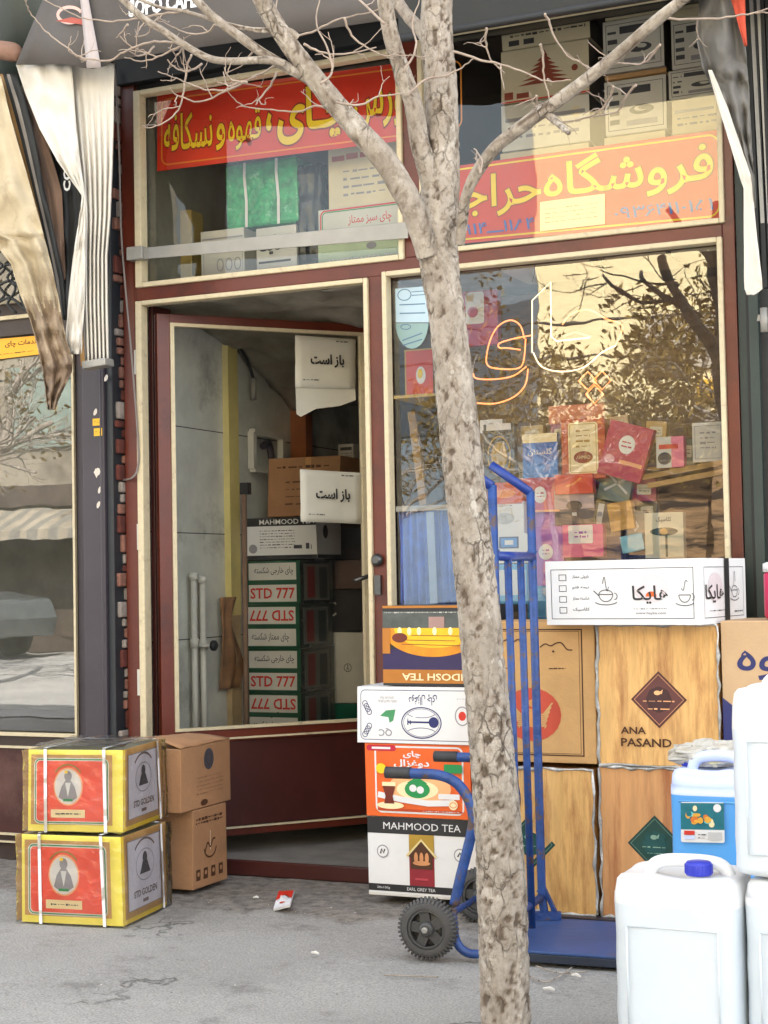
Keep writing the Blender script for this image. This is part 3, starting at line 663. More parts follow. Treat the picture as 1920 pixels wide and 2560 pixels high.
pack(1563, 1128, 95, 128, Yd-.03, crimson, 'crimson tea pack with white tulip emblem leaning to the right', lambda f: (f.ell(.5, .62, .18, .17, white), f.up(), f.scrib(.38, .55, .62, .7, crimson, 2, 2), f.rect(.42, .26, .95, .33, M('peach', hx('#e8a070'), .5, .05)), f.ell(.2, .3, .12, .08, M('rose_print', hx('#d8a0b0'), .5))), rot=17)
pack(1675, 1130, 58, 72, Yd, pinkm, 'small white and pink tea pack on the wooden ledge', lambda f: (f.rect(0, 0, .55, 1, offwhite), f.up(), f.ell(.3, .3, .25, .2, ink), f.rect(.1, .6, .8, .75, red)))
pack(1770, 1105, 66, 92, Yd, offwhite, 'white tea box at the right end of the ledge', lambda f: (f.frame(.08, .08, .92, .92, .002, inkg), f.up(), f.scrib(.25, .3, .75, .8, inkg, 4, 7, .6)))
pack(1262, 1234, 78, 52, Yd-.06, M('brick_orange', hx('#cf4a20'), .4, .1), 'orange red tea box on top of the white box in the window', lambda f: f.ell(.5, .5, .3, .2, M('orange_light', hx('#ea8a3a'), .4)))
pack(1262, 1296, 84, 76, Yd-.06, white, 'white tea box with grey brush drawing', lambda f: (f.ell(.5, .5, .25, .18, M('light_grey_print', (.5, .5, .5), .6, .3, 40)), f.up(), f.scrib(.1, .85, .7, .92, inkg, 1, 3)))
pack(1275, 1371, 78, 68, Yd-.06, white, 'white tea box with a blue teapot and blue label', lambda f: (f.rect(.2, .5, .75, .9, navy), f.up(), f.rect(.25, .55, .7, .85, M('mid_blue', hx('#2a7fd0'))), f.ell(.5, .15, .2, .14, M('mid_blue', hx('#2a7fd0'))), f.ring(.74, .15, .08, .1, .004, blue), f.up(), f.rect(.36, .62, .6, .78, white)))
pack(1275, 1470, 76, 110, Yd-.06, M('sky_blue', hx('#3d9fd8'), .4, .1), 'blue and white tea box behind the hand truck bars', lambda f: (f.rect(.05, .35, .95, .88, white), f.rect(0, 0, 1, .16, black)))
pack(1350, 1237, 84, 80, Yd-.02, crimson, 'crimson pack with white tulip emblem under the blue pack', lambda f: (f.ell(.5, .5, .17, .24, white), f.up(), f.scrib(.42, .4, .6, .6, crimson, 2, 4), f.rect(0, 0, 1, .06, MATS['peach'])))
pack(1434, 1210, 82, 46, Yd-.04, M('vivid_orange_red', hx('#d2401c'), .4, .1), 'low orange red pack under the large orange pack', lambda f: f.line([(.3, .4), (.5, .5), (.7, .8)], .007, MATS['orange_light']))
pack(1436, 1268, 86, 80, Yd-.02, M('smoky_black', hx('#3a3034'), .3, .2, coat=.5), 'smoky black pack with a dark teapot print', lambda f: (f.rect(0, .45, 1, 1, M('mauve_white', hx('#a8969a'), .4, .1)), f.up(), f.ell(.5, .55, .2, .14, black), f.rect(.44, .25, .56, .35, offwhite)))
pack(1352, 1300, 84, 42, Yd, M('light_purple', hx('#a05ab0'), .4, .1), 'flat light purple pack between two tulip packs')
pack(1365, 1392, 78, 140, Yd-.03, purple, 'tall purple tea pack with white tulip emblem', lambda f: (f.ell(.5, .58, .2, .13, white), f.up(), f.scrib(.4, .52, .6, .64, purple, 2, 4)))
pack(1457, 1352, 88, 76, Yd-.05, magenta, 'bright pink tea box with white label', lambda f: (f.rrect(.15, .42, .75, .98, .006, white), f.up(), f.scrib(.3, .58, .64, .82, purple, 2, 9, 1)))
pack(1538, 1212, 70, 78, Yd+.02, M('sage_grey', hx('#6f7a6c'), .4, .2), 'sage grey pack with crossing pale stripes, leaning', lambda f: (f.line([(.1, .9), (.9, .3)], .008, offwhite), f.line([(.2, .3), (.9, .8)], .008, offwhite)), rot=12)
pack(1515, 1288, 66, 62, Yd, M('glassy_brown', hx('#5a4c3a'), .2, .2, coat=.5), 'clear bag of brown tea with a white tag, leaning', lambda f: (f.rect(.2, .1, .4, .9, offwhite), f.up(), f.circ(.3, .5, .009, inkg)), rot=12)
pack(1552, 1290, 52, 66, Yd-.02, M('gold_foil', hx('#c09038'), .3, .25, 20, .5, 30), 'crinkled gold foil tea bag beside the clear bag', rot=-8)
pack(1588, 1325, 40, 90, Yd, M('pale_clear_bag', hx('#8f8878'), .25, .2), 'slim clear bag with a white rhombus print', lambda f: f.poly([(.3, .6), (.5, .75), (.7, .6), (.5, .45)], offwhite), rot=6)
pack(1580, 1358, 48, 40, Yd-.05, M('pale_cyan', hx('#8ccbe0'), .3, .2), 'pale blue small pouch in front of the clear bag', rot=-10)
pack(1530, 1372, 60, 60, Yd+.04, navy, 'dark blue tea tin behind the pale blue pouch')
pack(1660, 1338, 82, 106, Yd-.06, M('ivory_card', hx('#cfcbb4'), .5, .05), 'ivory tea box with a dark green tree emblem above the white carton', lambda f: (f.line([(.56, .02), (.56, .5)], .008, dgreen), f.ell(.5, .58, .36, .09, dgreen), f.up(), f.ell(.5, .58, .1, .07, gold), f.text(fa('کلاسیک'), .3, .78, .7, .9, ink, .01)))
pack(1352, 1508, 60, 80, Yd-.05, M('azure', hx('#2f8fc4'), .3, .1), 'azure tea tin beside the white carton edge')
pack(1200, 795, 78, 128, .30, M('rose_pack', hx('#a83a66'), .4, .1), 'large rose coloured pack with white label high in the window', lambda f: (f.rrect(.1, .4, .62, .98, .01, white), f.up(), f.ell(.3, .62, .15, .1, crimson)))
pack(1052, 932, 72, 112, .30, red, 'red tea pack with gold edges on the small left shelf', lambda f: (f.frame(0, 0, 1, 1, .006, gold), f.ell(.5, .45, .15, .18, white), f.up(), f.ell(.48, .48, .08, .1, yellow)))
pack(1100, 932, 34, 100, .30, M('cream_pack', hx('#ddd0b8'), .5), 'pale pack with rose print beside the red pack', lambda f: f.ell(.5, .5, .3, .2, pinkm))
pack(1440, 1035, 120, 44, .30, M('salmon_pack', hx('#cf7a5a'), .4, .1), 'wide salmon coloured pack above the orange pack')
pack(1228, 1065, 50, 30, .28, white, 'white lid box above the black pack', lambda f: f.rect(.4, .3, .6, .7, inkg))
pack(1385, 1152, 26, 80, .30, M('grey_tin', hx('#77706a'), .4), 'grey tin half hidden behind the blue pack')
fill = [(1300, 1262, 60, 60, '#b8402e', 'dull red'), (1395, 1262, 40, 60, '#7a2c5a', 'plum'), (1478, 1262, 50, 56, '#d8c8a0', 'buff'), (1410, 1345, 44, 62, '#c86a9a', 'light pink'), (1500, 1345, 50, 60, '#5a7fa8', 'steel blue'), (1618, 1282, 44, 60, '#8a7a4a', 'olive'), (1400, 1168, 40, 60, '#4f6a5c', 'moss green'), (1510, 1195, 50, 44, '#b85a3a', 'rust'), (1310, 1180, 40, 44, '#d9d2c0', 'ivory'), (1610, 1225, 50, 52, '#9a3a4a', 'wine red'), (1330, 1088, 50, 44, '#b5a070', 'sandy'), (1400, 1085, 40, 50, '#8f4a6a', 'heather'), (1478, 1070, 50, 50, '#a8483a', 'brick red'), (1540, 1062, 54, 40, '#c8b090', 'beige'), (1640, 1080, 44, 50, '#c0a060', 'mustard'), (1715, 1130, 40, 62, '#6a7a6a', 'grey green'), (1225, 1140, 34, 120, '#7a6a5a', 'taupe')]
for k, (px, py, w, h, colr, nm) in enumerate(fill):
    pack(px, py, w, h, Yd+.055+.012*(k % 3), M('fill_pack_%s' % nm.replace(' ', '_'), hx(colr), .4, .12, 12), '%s tea pack pushed back between the front packs of the display' % nm, lambda f: (f.rrect(.2, .3, .8, .75, .004, MATS['ivory_pack_label'] if 'ivory_pack_label' in MATS else M('ivory_pack_label', hx('#d6cdb4'), .5)), f.up(), f.scrib(.28, .4, .72, .65, ink, 2, 5, .4)), rot=((k*37) % 13)-6)
shelf(985, 1150, 990, .26, mat=M('pine_edge', hx('#c0a058'), .6, .1))
shelf(1215, 1400, 1212, .25); shelf(1395, 1640, 1196, .25, mat=dark); shelf(1620, 1815, 1168, .16); shelf(1300, 1500, 1318, .25, mat=dark); shelf(1500, 1640, 1385, .25, mat=dark)
m_ = MB()
for i, (pa, pb) in enumerate((((1600, 1195), (1815, 1155)), ((1620, 1215), (1815, 1178)))):
    a = F(*pa, .13); b = F(*pb, .13); m_.bar(a, b, .02, .018, wood)
m_.build('ledge_trim', disp)
# blue pleated bundle
bb = thing('blue_bundle', 'bright blue pleated plastic bundle under a grey rail in the display window', 'plastic bundle', F(1070, 1505, .28))
m_ = MB(); a = F(998, 1280, .28); b = F(1160, 1280, .28); z0 = F(1070, 1512, .28).z; n = 60
P_ = [[(a.x+(b.x-a.x)*i/n, .28+.012*sin(i*.9+.3*sin(j*.3))+.006*sin(i*2.3+j*.2), a.z+(z0-a.z)*j/14) for i in range(n+1)] for j in range(15)]
m_.grid(P_, M('blue_plastic', hx('#1558c0'), .35, .3, 14, .3, 30, col2=hx('#3a80d8'), c2t=(.6, .72))); m_.build('pleats', bb, solid=.006)
m_ = MB(); m_.box((a.x-.01, .24, a.z), (b.x, .30, a.z+.02), metal); m_.build('rail', bb)
m_ = MB(); q = F(1075, 1280, .25); w = F(1085, 1510, .25); m_.bar(q, w, .03, .004, M('clear_band', hx('#93a6c4'), .2, .1)); m_.build('band', bb)
m_ = MB(); q = F(1030, 1030, .4); w = F(1060, 1262, .4); m_.bar(q, w, .03, .02, M('brown_slat', hx('#8a6a3a'), .6, .15)); tag(m_.build('slat_board'), 'leaning light brown wooden slat behind the left side of the display window', 'slat')
# certificates on the glass
def sticker(pts, Y, mat, name, label, deco=None):
    m_ = MB(); q = [F(*p, Y) for p in pts]; m_.add(q, [tuple(range(len(q)))], mat)
    if deco: deco(Face(m_, *[F(*p, Y) for p in (pts[3], pts[2], pts[1], pts[0])]))
    tag(m_.build(name, solid=.001), label, 'sticker')
pb = M('pale_blue_sticker', hx('#a9c0cc'), .4, .05); lb = M('line_blue', hx('#4a6a86'), .5, .05)
sticker([(988, 722), (1070, 715), (1072, 806), (990, 806)], .008, pb, 'licence_sticker', 'pale blue rectangular licence sticker at the top left of the display window', lambda f: (f.ring(.28, .8, .2, .16, .003, lb), f.rect(.5, .86, .95, .88, lb), f.rect(.5, .76, .95, .78, lb), f.rect(.12, .5, .9, .53, lb), f.rect(.12, .25, .9, .28, lb)))
cx, cy = 1030, 806; pts = [(990, 808), (1072, 808)]+[(cx+41*cos(radians(a)), cy+66*sin(radians(a))) for a in range(10, 171, 16)]
m_ = MB(); q = [F(*p, .0085) for p in pts]; m_.add(q, [tuple(range(len(q)))], M('grey_green_sticker', hx('#7f9a98'), .4, .05)); f = Face(m_, F(990, 870, .0085), F(1072, 870, .0085), F(1072, 808, .0085), F(990, 808, .0085)); f.line([(.2, .3), (.8, .6)], .004, lb).line([(.2, .1), (.8, .35)], .004, lb).ring(.3, .85, .15, .1, .003, lb)
tag(m_.build('round_sticker', solid=.001), 'grey green rounded sticker below the licence sticker', 'sticker')
# neon sign
def Z(x, y): return F(960+x/1.728, 650+y/1.728, .045)
neon_o = M('neon_tube_orange', (.9, .35, .15), .3, .02, emit=(1.0, .25, .07), estr=.42); neon_w = M('neon_tube_white', (.9, .8, .6), .3, .02, emit=(1.0, .72, .42), estr=.34)
neon = thing('neon_sign', 'glowing orange neon tube sign spelling tea in Persian with three small diamonds', 'neon sign', Z(720, 620))
for mt, nm, ps in ((neon_w, 'tube', [(640, 400), (640, 175), (720, 95), (722, 330), (745, 350), (800, 345), (890, 335)]),
    (neon_w, 'tube', [(645, 400), (680, 460), (760, 482), (860, 465), (940, 400), (1000, 370)]),
    (neon_o, 'tube', [(1000, 370), (1030, 285), (960, 255), (900, 220), (850, 218), (800, 240), (770, 280)]), (neon_o, 'tube', [(775, 328), (830, 312), (895, 332)]),
    (neon_o, 'tube', [(590, 388), (530, 380), (500, 380), (498, 360), (560, 340), (640, 325)]), (neon_o, 'tube', [(606, 340), (590, 285), (550, 260), (500, 280), (465, 330), (445, 400), (445, 450), (480, 468), (570, 470), (602, 440), (612, 340)]),
    (neon_o, 'tube', [(385, 490), (400, 512), (480, 515), (560, 500), (615, 460)]), (neon_o, 'tube', [(400, 618), (480, 620), (560, 592), (610, 540), (622, 470)]),
    *[(neon_o, 'diamond', [(x-38, y), (x, y-40), (x+38, y), (x, y+40), (x-38, y)]) for x, y in ((880, 522), (942, 520), (910, 580))]):
    m_ = MB(); P_ = [Z(*p) for p in ps]
    if nm == 'tube' and len(ps) > 3: P_ = smooth(P_, 4) if mt is neon_o or len(ps) == 6 else P_
    m_.tube(P_, .0027, mt, 6); m_.build(nm, neon)
m_ = MB(); m_.tube([Z(640, 95), Z(650, 60), Z(655, -40)], .0015, blackm, 5); m_.tube([Z(940, 480), Z(945, 300), Z(950, -40)], .0015, blackm, 5); m_.build('hanging_wire', neon)
# ------------------------------------------------------------------ neighbour shop on the left and pillars
nb = thing('neighbour_shop', 'neighbouring shopfront with a large reflecting window over a dark base at the left edge', 'shopfront', (-5, 0, 0))
m_ = MB(); m_.box((-8, -.015, .10), (-3.70, .04, .455), panel_red); m_.box((-8, -.02, .455), (-3.70, .05, .495), M('dark_brown_frame', hx('#33261f'), .5, .1)); m_.box((-8, -.01, 0), (-3.70, .05, .10), M('rusty_base', hx('#3a2a24'), .7, .4, 8)); m_.box((-3.715, -.02, .495), (-3.70, .05, 2.95), MATS['dark_brown_frame']); m_.box((-8, -.02, 2.11), (-3.715, .05, 2.24), MATS['dark_brown_frame']); m_.box((-8, -.02, 2.95), (-3.7, .05, 3.9), dark); m_.build('frame', nb)
m_ = MB()
for z0, z1 in ((.496, .510), (.447, .456), (.100, .108), (.070, .076), (2.175, 2.19), (2.24, 2.252)): m_.box((-8, -.034, z0), (-3.702, -.0205, z1), trim)
m_.box((-3.712, -.034, .51), (-3.702, -.0205, 2.065), trim); m_.build('moulding', nb)
for z0, z1 in ((.495, 2.11), (2.24, 2.95)):
    m_ = MB(); m_.add([(-8, .01, z0), (-3.715, .01, z0), (-3.715, .01, z1), (-8, .01, z1)], [(0, 1, 2, 3)], glass_n); m_.build('glass_pane', nb)
m_ = MB(); m_.box((-8, 1.6, 0), (-3.6, 1.65, 3), M('dim_grey_room', hx('#5c5a52'), .8, .2)); m_.box((-8, .06, .3), (-3.6, 1.6, .45), dark); m_.build('back_wall', nb)
m_ = MB(); rr = random.Random(5)
for k in range(6):
    x = -4.5+.14*k; m_.tube(smooth([F(-30+30*k+12*sin(t*2.2+k), 540+t*22, -.06) for t in range(12)], 3), .006, blackm, 6)
for k in range(5):
    a = F(-20, 600+42*k, -.06); b = F(120, 585+42*k, -.06); m_.tube(smooth([a, a.lerp(b, .33)+V((0, 0, .03)), a.lerp(b, .66)-V((0, 0, .03)), b], 6), .006, blackm, 6)
tag(m_.build('window_grille'), 'dark curly wrought metal grille high on the neighbouring window', 'grille')
m_ = MB(); c = [F(-60, 905, -.005), F(104, 885, -.005), F(104, 838, -.005), F(-60, 852, -.005)]; m_.add([*c], [(0, 1, 2, 3)], M('amber_strip', hx('#e8a818'), .4, .08)); f = Face(m_, *c); f.text(fa('خدمات چای'), .45, .5, .95, .85, brownink, .01).scrib(.3, .1, .9, .35, brownink, 1, 4, .2)
tag(m_.build('window_strip', solid=.001), 'amber yellow lettered strip across the neighbouring window', 'sign')
pil = thing('metal_pillar', 'scuffed dark purple brown metal pillar between the two shops with two small yellow stickers', 'pillar', (-3.61, -.06, 0))
m_ = MB(); m_.box((-3.615, -.10, 0), (-3.515, .05, 3.3), darkmetal); m_.box((-3.700, -.02, 0), (-3.615, .05, 3.3), darkmetal); m_.box((-3.515, -.085, 0), (-3.485, .05, 3.3), M('blue_black_metal', hx('#23272c'), .45, .15)); m_.tube([(-3.53, -.098, .02), (-3.53, -.098, 2.0)], .006, darkmetal, 6); m_.build('post', pil, bevel=.004)
for (px, py, w, h, mt) in ((242, 1055, 30, 22, 'sticker_yellow'), (245, 1080, 30, 24, 'sticker_yellow'), (243, 1180, 34, 34, 'torn_white')):
    m_ = MB(); k = .00125; c = F(px, py, -.1012); mt_ = M(mt, hx('#dcae1c') if mt[0] == 's' else hx('#c9c0b4'), .5, .15)
    if mt[0] == 's': m_.box((c.x-w*k/2, -.102, c.z-h*k/2), (c.x+w*k/2, -.1003, c.z+h*k/2), mt_); Face(m_, (c.x-w*k/2, -.102, c.z-h*k/2), (c.x+w*k/2, -.102, c.z-h*k/2), (c.x+w*k/2, -.102, c.z+h*k/2), (c.x-w*k/2, -.102, c.z+h*k/2)).scrib(.2, .3, .9, .7, brownink, 2, 3, .4)
    else:
        q = [(c.x+w*k*.5*cos(a)*(.7+.5*noise.noise(V((a*2, 1, 1)))), -.1015, c.z+h*k*.5*sin(a)*(.8+.5*noise.noise(V((a*3, 2, 1))))) for a in [i*pi/7 for i in range(14)]]; m_.add(q, [tuple(range(14))], mt_)
    m_.build('sticker', pil)
for (px, py) in ((238, 1030), (249, 1225), (246, 1262), (265, 945)):
    m_ = MB(); c = F(px, py, -.1015); q = [(c.x+.009*cos(a)*(1+.6*noise.noise(V((a, px, 1)))), -.1015, c.z+.014*sin(a+.5)) for a in [i*pi/4 for i in range(8)]]; m_.add(q, [tuple(range(8))], MATS['torn_white']); m_.build('paint_chip', pil)
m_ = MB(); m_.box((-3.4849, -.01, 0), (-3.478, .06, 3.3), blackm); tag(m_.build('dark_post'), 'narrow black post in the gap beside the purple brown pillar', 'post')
bk = thing('brick_pier', 'narrow pier of broken bricks and mortar beside the dark red door frame', 'brick pier', (-3.48, 0, 0))
m_ = MB(); z = 0; rr = random.Random(11); bm_ = [M('broken_brick', hx('#7d5648'), .9, .3, 20, .5, 60), M('mortar_grey', hx('#8a8078'), .9, .25, 20, .5, 60), M('maroon_brick', hx('#5a2c24'), .9, .3, 20, .5, 60)]
while z < 3.2:
    h = rr.uniform(.03, .075); d = rr.uniform(-.055, .0); m_.box((-3.500, d-.02, z), (-3.4675+rr.uniform(-.006, 0), .06, z+h-.006), rr.choice(bm_)); z += h
m_.build('bricks', bk, bevel=.006)
m_ = MB(); m_.tube(smooth([F(288, 170, -.09), F(298, 380, -.07), F(302, 560, -.06), F(312, 700, -.06), F(330, 900, -.05), F(345, 1100, -.05), F(344, 1170, -.05), F(330, 1195, -.06), F(308, 1200, -.03)], 6), .0042, M('grey_cable', hx('#7a716c'), .5, .1), 6); tag(m_.build('cable'), 'thin grey cable hanging loosely in front of the brick pier', 'cable')
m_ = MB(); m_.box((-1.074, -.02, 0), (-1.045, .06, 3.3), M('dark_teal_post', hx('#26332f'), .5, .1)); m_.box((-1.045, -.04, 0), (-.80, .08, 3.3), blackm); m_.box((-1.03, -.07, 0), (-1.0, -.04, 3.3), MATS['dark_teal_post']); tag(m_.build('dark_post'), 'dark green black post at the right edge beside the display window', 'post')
m_ = MB(); a = F(1895, 795, -.12); m_.bar(a, F(1925, 800, -.12), .02, .02, metal); m_.tube([F(1909, 770, -.14), F(1911, 830, -.14)], .012, metal, 10); tag(m_.build('metal_bracket'), 'small grey metal bracket on the dark post at the right edge', 'bracket')

# ------------------------------------------------------------------ awnings
def cloth(rows, Y, nc, amp, nf, mat, name, label=None, cat='awning cloth', parent=None, matf=None, ph=0, wr=.008, thick=.003, dens=6, h2=.3):
    ys = []; out = []
    for i in range(len(rows)-1):
        for k in range(dens):
            t = k/dens; out.append([rows[i][q]+(rows[i+1][q]-rows[i][q])*t for q in range(3)])
    out.append(list(rows[-1])); P_ = []
    for j, (y, xl, xr) in enumerate(out):
        r = []
        for i in range(nc+1):
            u = i/nc; w = u*nf*2*pi+ph
            dy = amp*(1 if h2 else min(1, .10+max(0, j/len(out)-.15)*1.8))*(sin(w)+h2*sin(2*w+1)) + wr*noise.noise(V((u*4, j*.25, ph)))+.2*wr*noise.noise(V((u*7, j*.8, ph+3)))
            r.append(F(xl+(xr-xl)*u, y, Y+dy))
        P_.append(r)
    m_ = MB(); m_.grid(P_, mat, True, matf); o = m_.build(name, parent, solid=thick)
    if label: tag(o, label, cat)
    return o
wc = M('white_awning_cloth', hx('#cdc8be'), .85, .08, 4, .2, 12, spec=.15, col2=hx('#b3a893'), c2t=(.58, .75))
dc = M('dirty_cream_cloth', hx('#b7a98e'), .9, .2, 3, .25, 14, spec=.1, col2=hx('#6f5c48'), c2t=(.50, .66))
bc = M('soot_brown_cloth', hx('#77634f'), .8, .25, 3, .2, 14)
gc = M('grey_awning_canvas', hx('#4f4a47'), .7, .15, 2, .15, 30, col2=hx('#4a5f80'), c2t=(.56, .64))
oc = M('ochre_cloth', hx('#8f6c3d'), .8, .25, 5)
nc_ = M('near_black_cloth', hx('#1d1e1d'), .7, .2, 5)
aw = thing('corner_awning', 'grey printed awning with lettering over the top left corner of the tea shop', 'awning', F(600, 0, -.5))
m_ = MB(); N_ = 40; P_ = []
def lowedge(px):
    pts = [(40, 162), (165, 160), (215, 172), (250, 172), (285, 150), (1000, 45), (1140, 24)]
    for (a, b), (c, d) in zip(pts, pts[1:]):
        if px <= c: return b+(d-b)*(px-a)/(c-a)
    return pts[-1][1]
for j in range(9):
    r = []
    for i in range(N_+1):
        px = 40+(1140-40)*i/N_; le = lowedge(px); top = -420; py = le+(top-le)*j/8; sx = px+(150 if px < 300 else 0)*(j/8)*(1-max(0, px-40)/260 if px < 300 else 0)*1.6
        r.append(F(sx, py, -.5+.02*sin(px*.025)+.008*noise.noise(V((px*.01, j*.7, 0)))))
    P_.append(r)
m_.grid(P_, gc); m_.build('valance', aw, solid=.004)
m_ = MB(); f = Face(m_, F(322, 44, -.535), F(492, 18, -.535), F(492, -28, -.535), F(322, -2, -.535)); f.text('SOPO CAFE', 0, 0, 1, .95, white, .035); m_.build('lettering', aw, solid=.001)
m_ = MB(); c = F(170, 45, -.53); f = Face(m_, F(130, 75, -.53), F(230, 75, -.53), F(230, 0, -.53), F(130, 0, -.53)); f.ring(.45, .5, .3, .26, .012, M('pale_pink_print', hx('#c9a49a'), .6), 20, 20, 300).up(); f.poly([(.1, .3), (.9, .15), (.95, .3), (.5, .42)], M('faded_red_print', hx('#a04a3c'), .6)); m_.build('printed_mark', aw, solid=.001)
m_ = MB(); P_ = [[F(195+22*j/8+i*(8+10*j/8), -60+230*j/8, -.54-.006*sin(i*pi/2)) for i in range(3)] for j in range(9)]; m_.grid(P_, M('clear_strip_film', hx('#a59a97'), .35, .1)); m_.build('seam_strip', aw, solid=.002)
m_ = MB(); a = F(60, -380, -.5); b = F(1140, -380, -.5); m_.box((a.x, -.5, 3.35), (-2.0, .0, 3.38), nc_); m_.build('canopy_roof', aw)
m_ = MB(); a = F(1134, 75, -.5); m_.box((-2.06, -.52, 2.872), (-.55, -.48, 3.6), nc_); m_.box((-2.06, -.48, 3.36), (-.55, -.0, 3.39), nc_); m_.tube([(-2.06, -.52, 2.872), (-.55, -.52, 2.872)], .012, blackm, 8)
tag(m_.build('dark_awning'), 'black awning edge above the right transom window', 'awning')
cloth([(160, 40, 178), (230, 62, 185), (320, 98, 190), (400, 142, 200), (490, 206, 212), (560, 196, 214), (640, 183, 214), (740, 172, 212), (830, 165, 206), (885, 166, 204)], -.44, 26, .004, 1, wc, 'awning_cloth', 'white triangular awning cloth hanging down in front of the grey corner', wr=.03)
m_ = MB(); P_ = []
rows = [(158, 172, 286), (220, 176, 285), (300, 186, 284), (420, 200, 281), (540, 208, 276), (640, 208, 268), (760, 208, 269), (910, 214, 272)]
cloth(rows, -.40, 100, .017, 6, wc, 'pleated_cloth', 'bundle of long white pleats of the folded awning hanging on the dark pillar', h2=0)
m_ = MB(); a = F(216, 915, -.41); b = F(274, 905, -.41); m_.bar(a, b, .06, .028, metal); tag(m_.build('cloth_clamp', bevel=.004), 'grey metal clamp holding the lower end of the white pleats', 'clamp')
m_ = MB(); m_.hexa([F(202, 915, -.43), F(213, 915, -.43), F(213, 915, -.425), F(202, 915, -.425), F(194, 720, -.43), F(199, 720, -.43), F(199, 720, -.425), F(194, 720, -.425)], oc); tag(m_.build('wooden_strip'), 'thin ochre strip beside the white pleats', 'strip')
cloth([(240, 100, 190), (330, 120, 200), (480, 140, 215), (640, 150, 214), (800, 162, 200)], -.30, 20, .01, 1, nc_, 'black_cloth', 'black awning cloth with rotated white letters behind the white cloth', wr=.02)
m_ = MB(); q = [F(158, 478, -.345), F(158, 398, -.345), F(176, 398, -.345), F(176, 478, -.345)]; f = Face(m_, *q); f.text('COP', 0, 0, 1, 1, white, .03); tag(m_.build('cloth_lettering', solid=.001), 'white letters printed sideways on the black awning cloth', 'lettering')
cloth([(215, 30, 60), (330, 60, 112), (480, 95, 155), (640, 120, 162), (700, 135, 165)], -.36, 20, .008, 1, M('brown_cloth', hx('#6b5444'), .8, .25, 4), 'brown_cloth', 'brown stained cloth strip between the cream and the white awning cloths', wr=.02)
stripe = [nc_, oc, nc_, M('grey_cloth_edge', hx('#8a837c'), .7), nc_, nc_]
cloth([(185, -10, 42), (260, 10, 68), (350, 36, 88), (480, 72, 112), (600, 100, 140), (700, 122, 160), (800, 140, 168)], -.42, 12, .006, 1, nc_, 'striped_cloth', 'black and ochre striped edge of the folded left awning', matf=lambda i, j: stripe[j//2], wr=.01)
cloth([(190, -160, 2), (260, -160, 18), (350, -160, 42), (480, -160, 80), (570, -120, 104), (600, -20, 112), (660, 28, 128), (740, 52, 145), (800, 76, 155), (850, 90, 165), (900, 102, 182), (930, 108, 180), (970, 113, 160), (1000, 116, 146), (1024, 120, 138)], -.48, 44, .016, 2.2, dc, 'stained_cloth', 'large cream awning cloth stained sooty brown towards its hanging tip at the left edge', wr=.04, matf=lambda i, j: [dc, M('tan_soiled_cloth', hx('#a08d74'), .8, .25, 4, .25, 14, col2=hx('#6f5c48'), c2t=(.46, .62)), M('brown_soiled_cloth', hx('#8a765f'), .8, .25, 4, .25, 14, col2=hx('#5f4d3c'), c2t=(.46, .6)), bc][max(0, min(3, int((i-36+9*noise.noise(V((j*.25, i*.08, 0))))/8)))])
m_ = MB(); P_ = [F(x, 150+14*sin(x*.05), -.42) for x in (-80, -30, 0, 25, 50)]; m_.tube(smooth([F(-80, 130, -.45), F(-20, 125, -.45), F(30, 130, -.45), F(48, 145, -.45)], 5), [.036]*12+[.03, .026, .02, .012], M('rolled_brown_cloth', hx('#7a5c4c'), .8, .3, 8), 14); tag(m_.build('rolled_cloth'), 'rolled brown cloth end above the stained cream awning', 'rolled cloth')
m_ = MB(); n = 50; P_ = [[(-6+2.35*i/n, -.25+.02*sin(i*1.2), z) for i in range(n+1)] for z in (3.02, 3.9)]; m_.grid(P_, M('dark_green_sheet', hx('#27302c'), .5, .15)); tag(m_.build('corrugated_sheet', solid=.003), 'dark green corrugated sheet at the top left corner', 'metal sheet')
m_ = MB(); m_.box((-6.2, -.12, 2.86), (-3.7, -.02, 3.02), M('reddish_board', hx('#6d5246'), .7, .2)); tag(m_.build('fascia_board'), 'reddish brown fascia board under the corrugated sheet', 'board')
# right hanging awning
gr = M('slate_awning_cloth', hx('#67645f'), .6, .2, 3, .2, 12, col2=hx('#3c5278'), c2t=(.55, .62))
cloth([(-120, 1740, 1850), (0, 1748, 1852), (100, 1742, 1862), (170, 1756, 1868), (220, 1782, 1872), (300, 1812, 1876), (380, 1845, 1880), (445, 1874, 1886), (520, 1882, 1890)], -.42, 36, .02, 1.4, gr, 'hanging_cloth', 'slate grey and blue awning cloth hanging at the upper right corner', wr=.05)
cloth([(175, 1771, 1779), (270, 1797, 1820), (370, 1828, 1853), (440, 1849, 1878), (470, 1859, 1881), (600, 1860, 1893), (690, 1860, 1904), (722, 1861, 1906), (737, 1868, 1886)], -.44, 14, .006, .7, wc, 'hanging_cloth', 'narrow white cloth strip with rounded tip hanging at the right edge', wr=.006, h2=0)
cloth([(-60, 1800, 1862), (0, 1828, 1862), (60, 1846, 1864), (115, 1862, 1867)], -.46, 8, .004, 1, M('orange_red_cloth', hx('#b8452c'), .7, .2), 'orange_cloth', 'small orange red cloth corner at the top right', wr=.01)
fr = thing('folding_arms', 'black and grey folded awning arms running down the right edge', 'awning arms', F(1900, 300, -.3))
for k, (x0, x1, mt) in enumerate(((1868, 1900, nc_), (1877, 1909, metal), (1885, 1916, nc_), (1895, 1926, metal), (1904, 1934, nc_), (1916, 1945, nc_))):
    m_ = MB(); a = F(x0, -60, -.3); b = F(x1, 560 if k % 2 else 720, -.3); m_.bar(a, b, .012, .03, mt); m_.build('arm', fr)

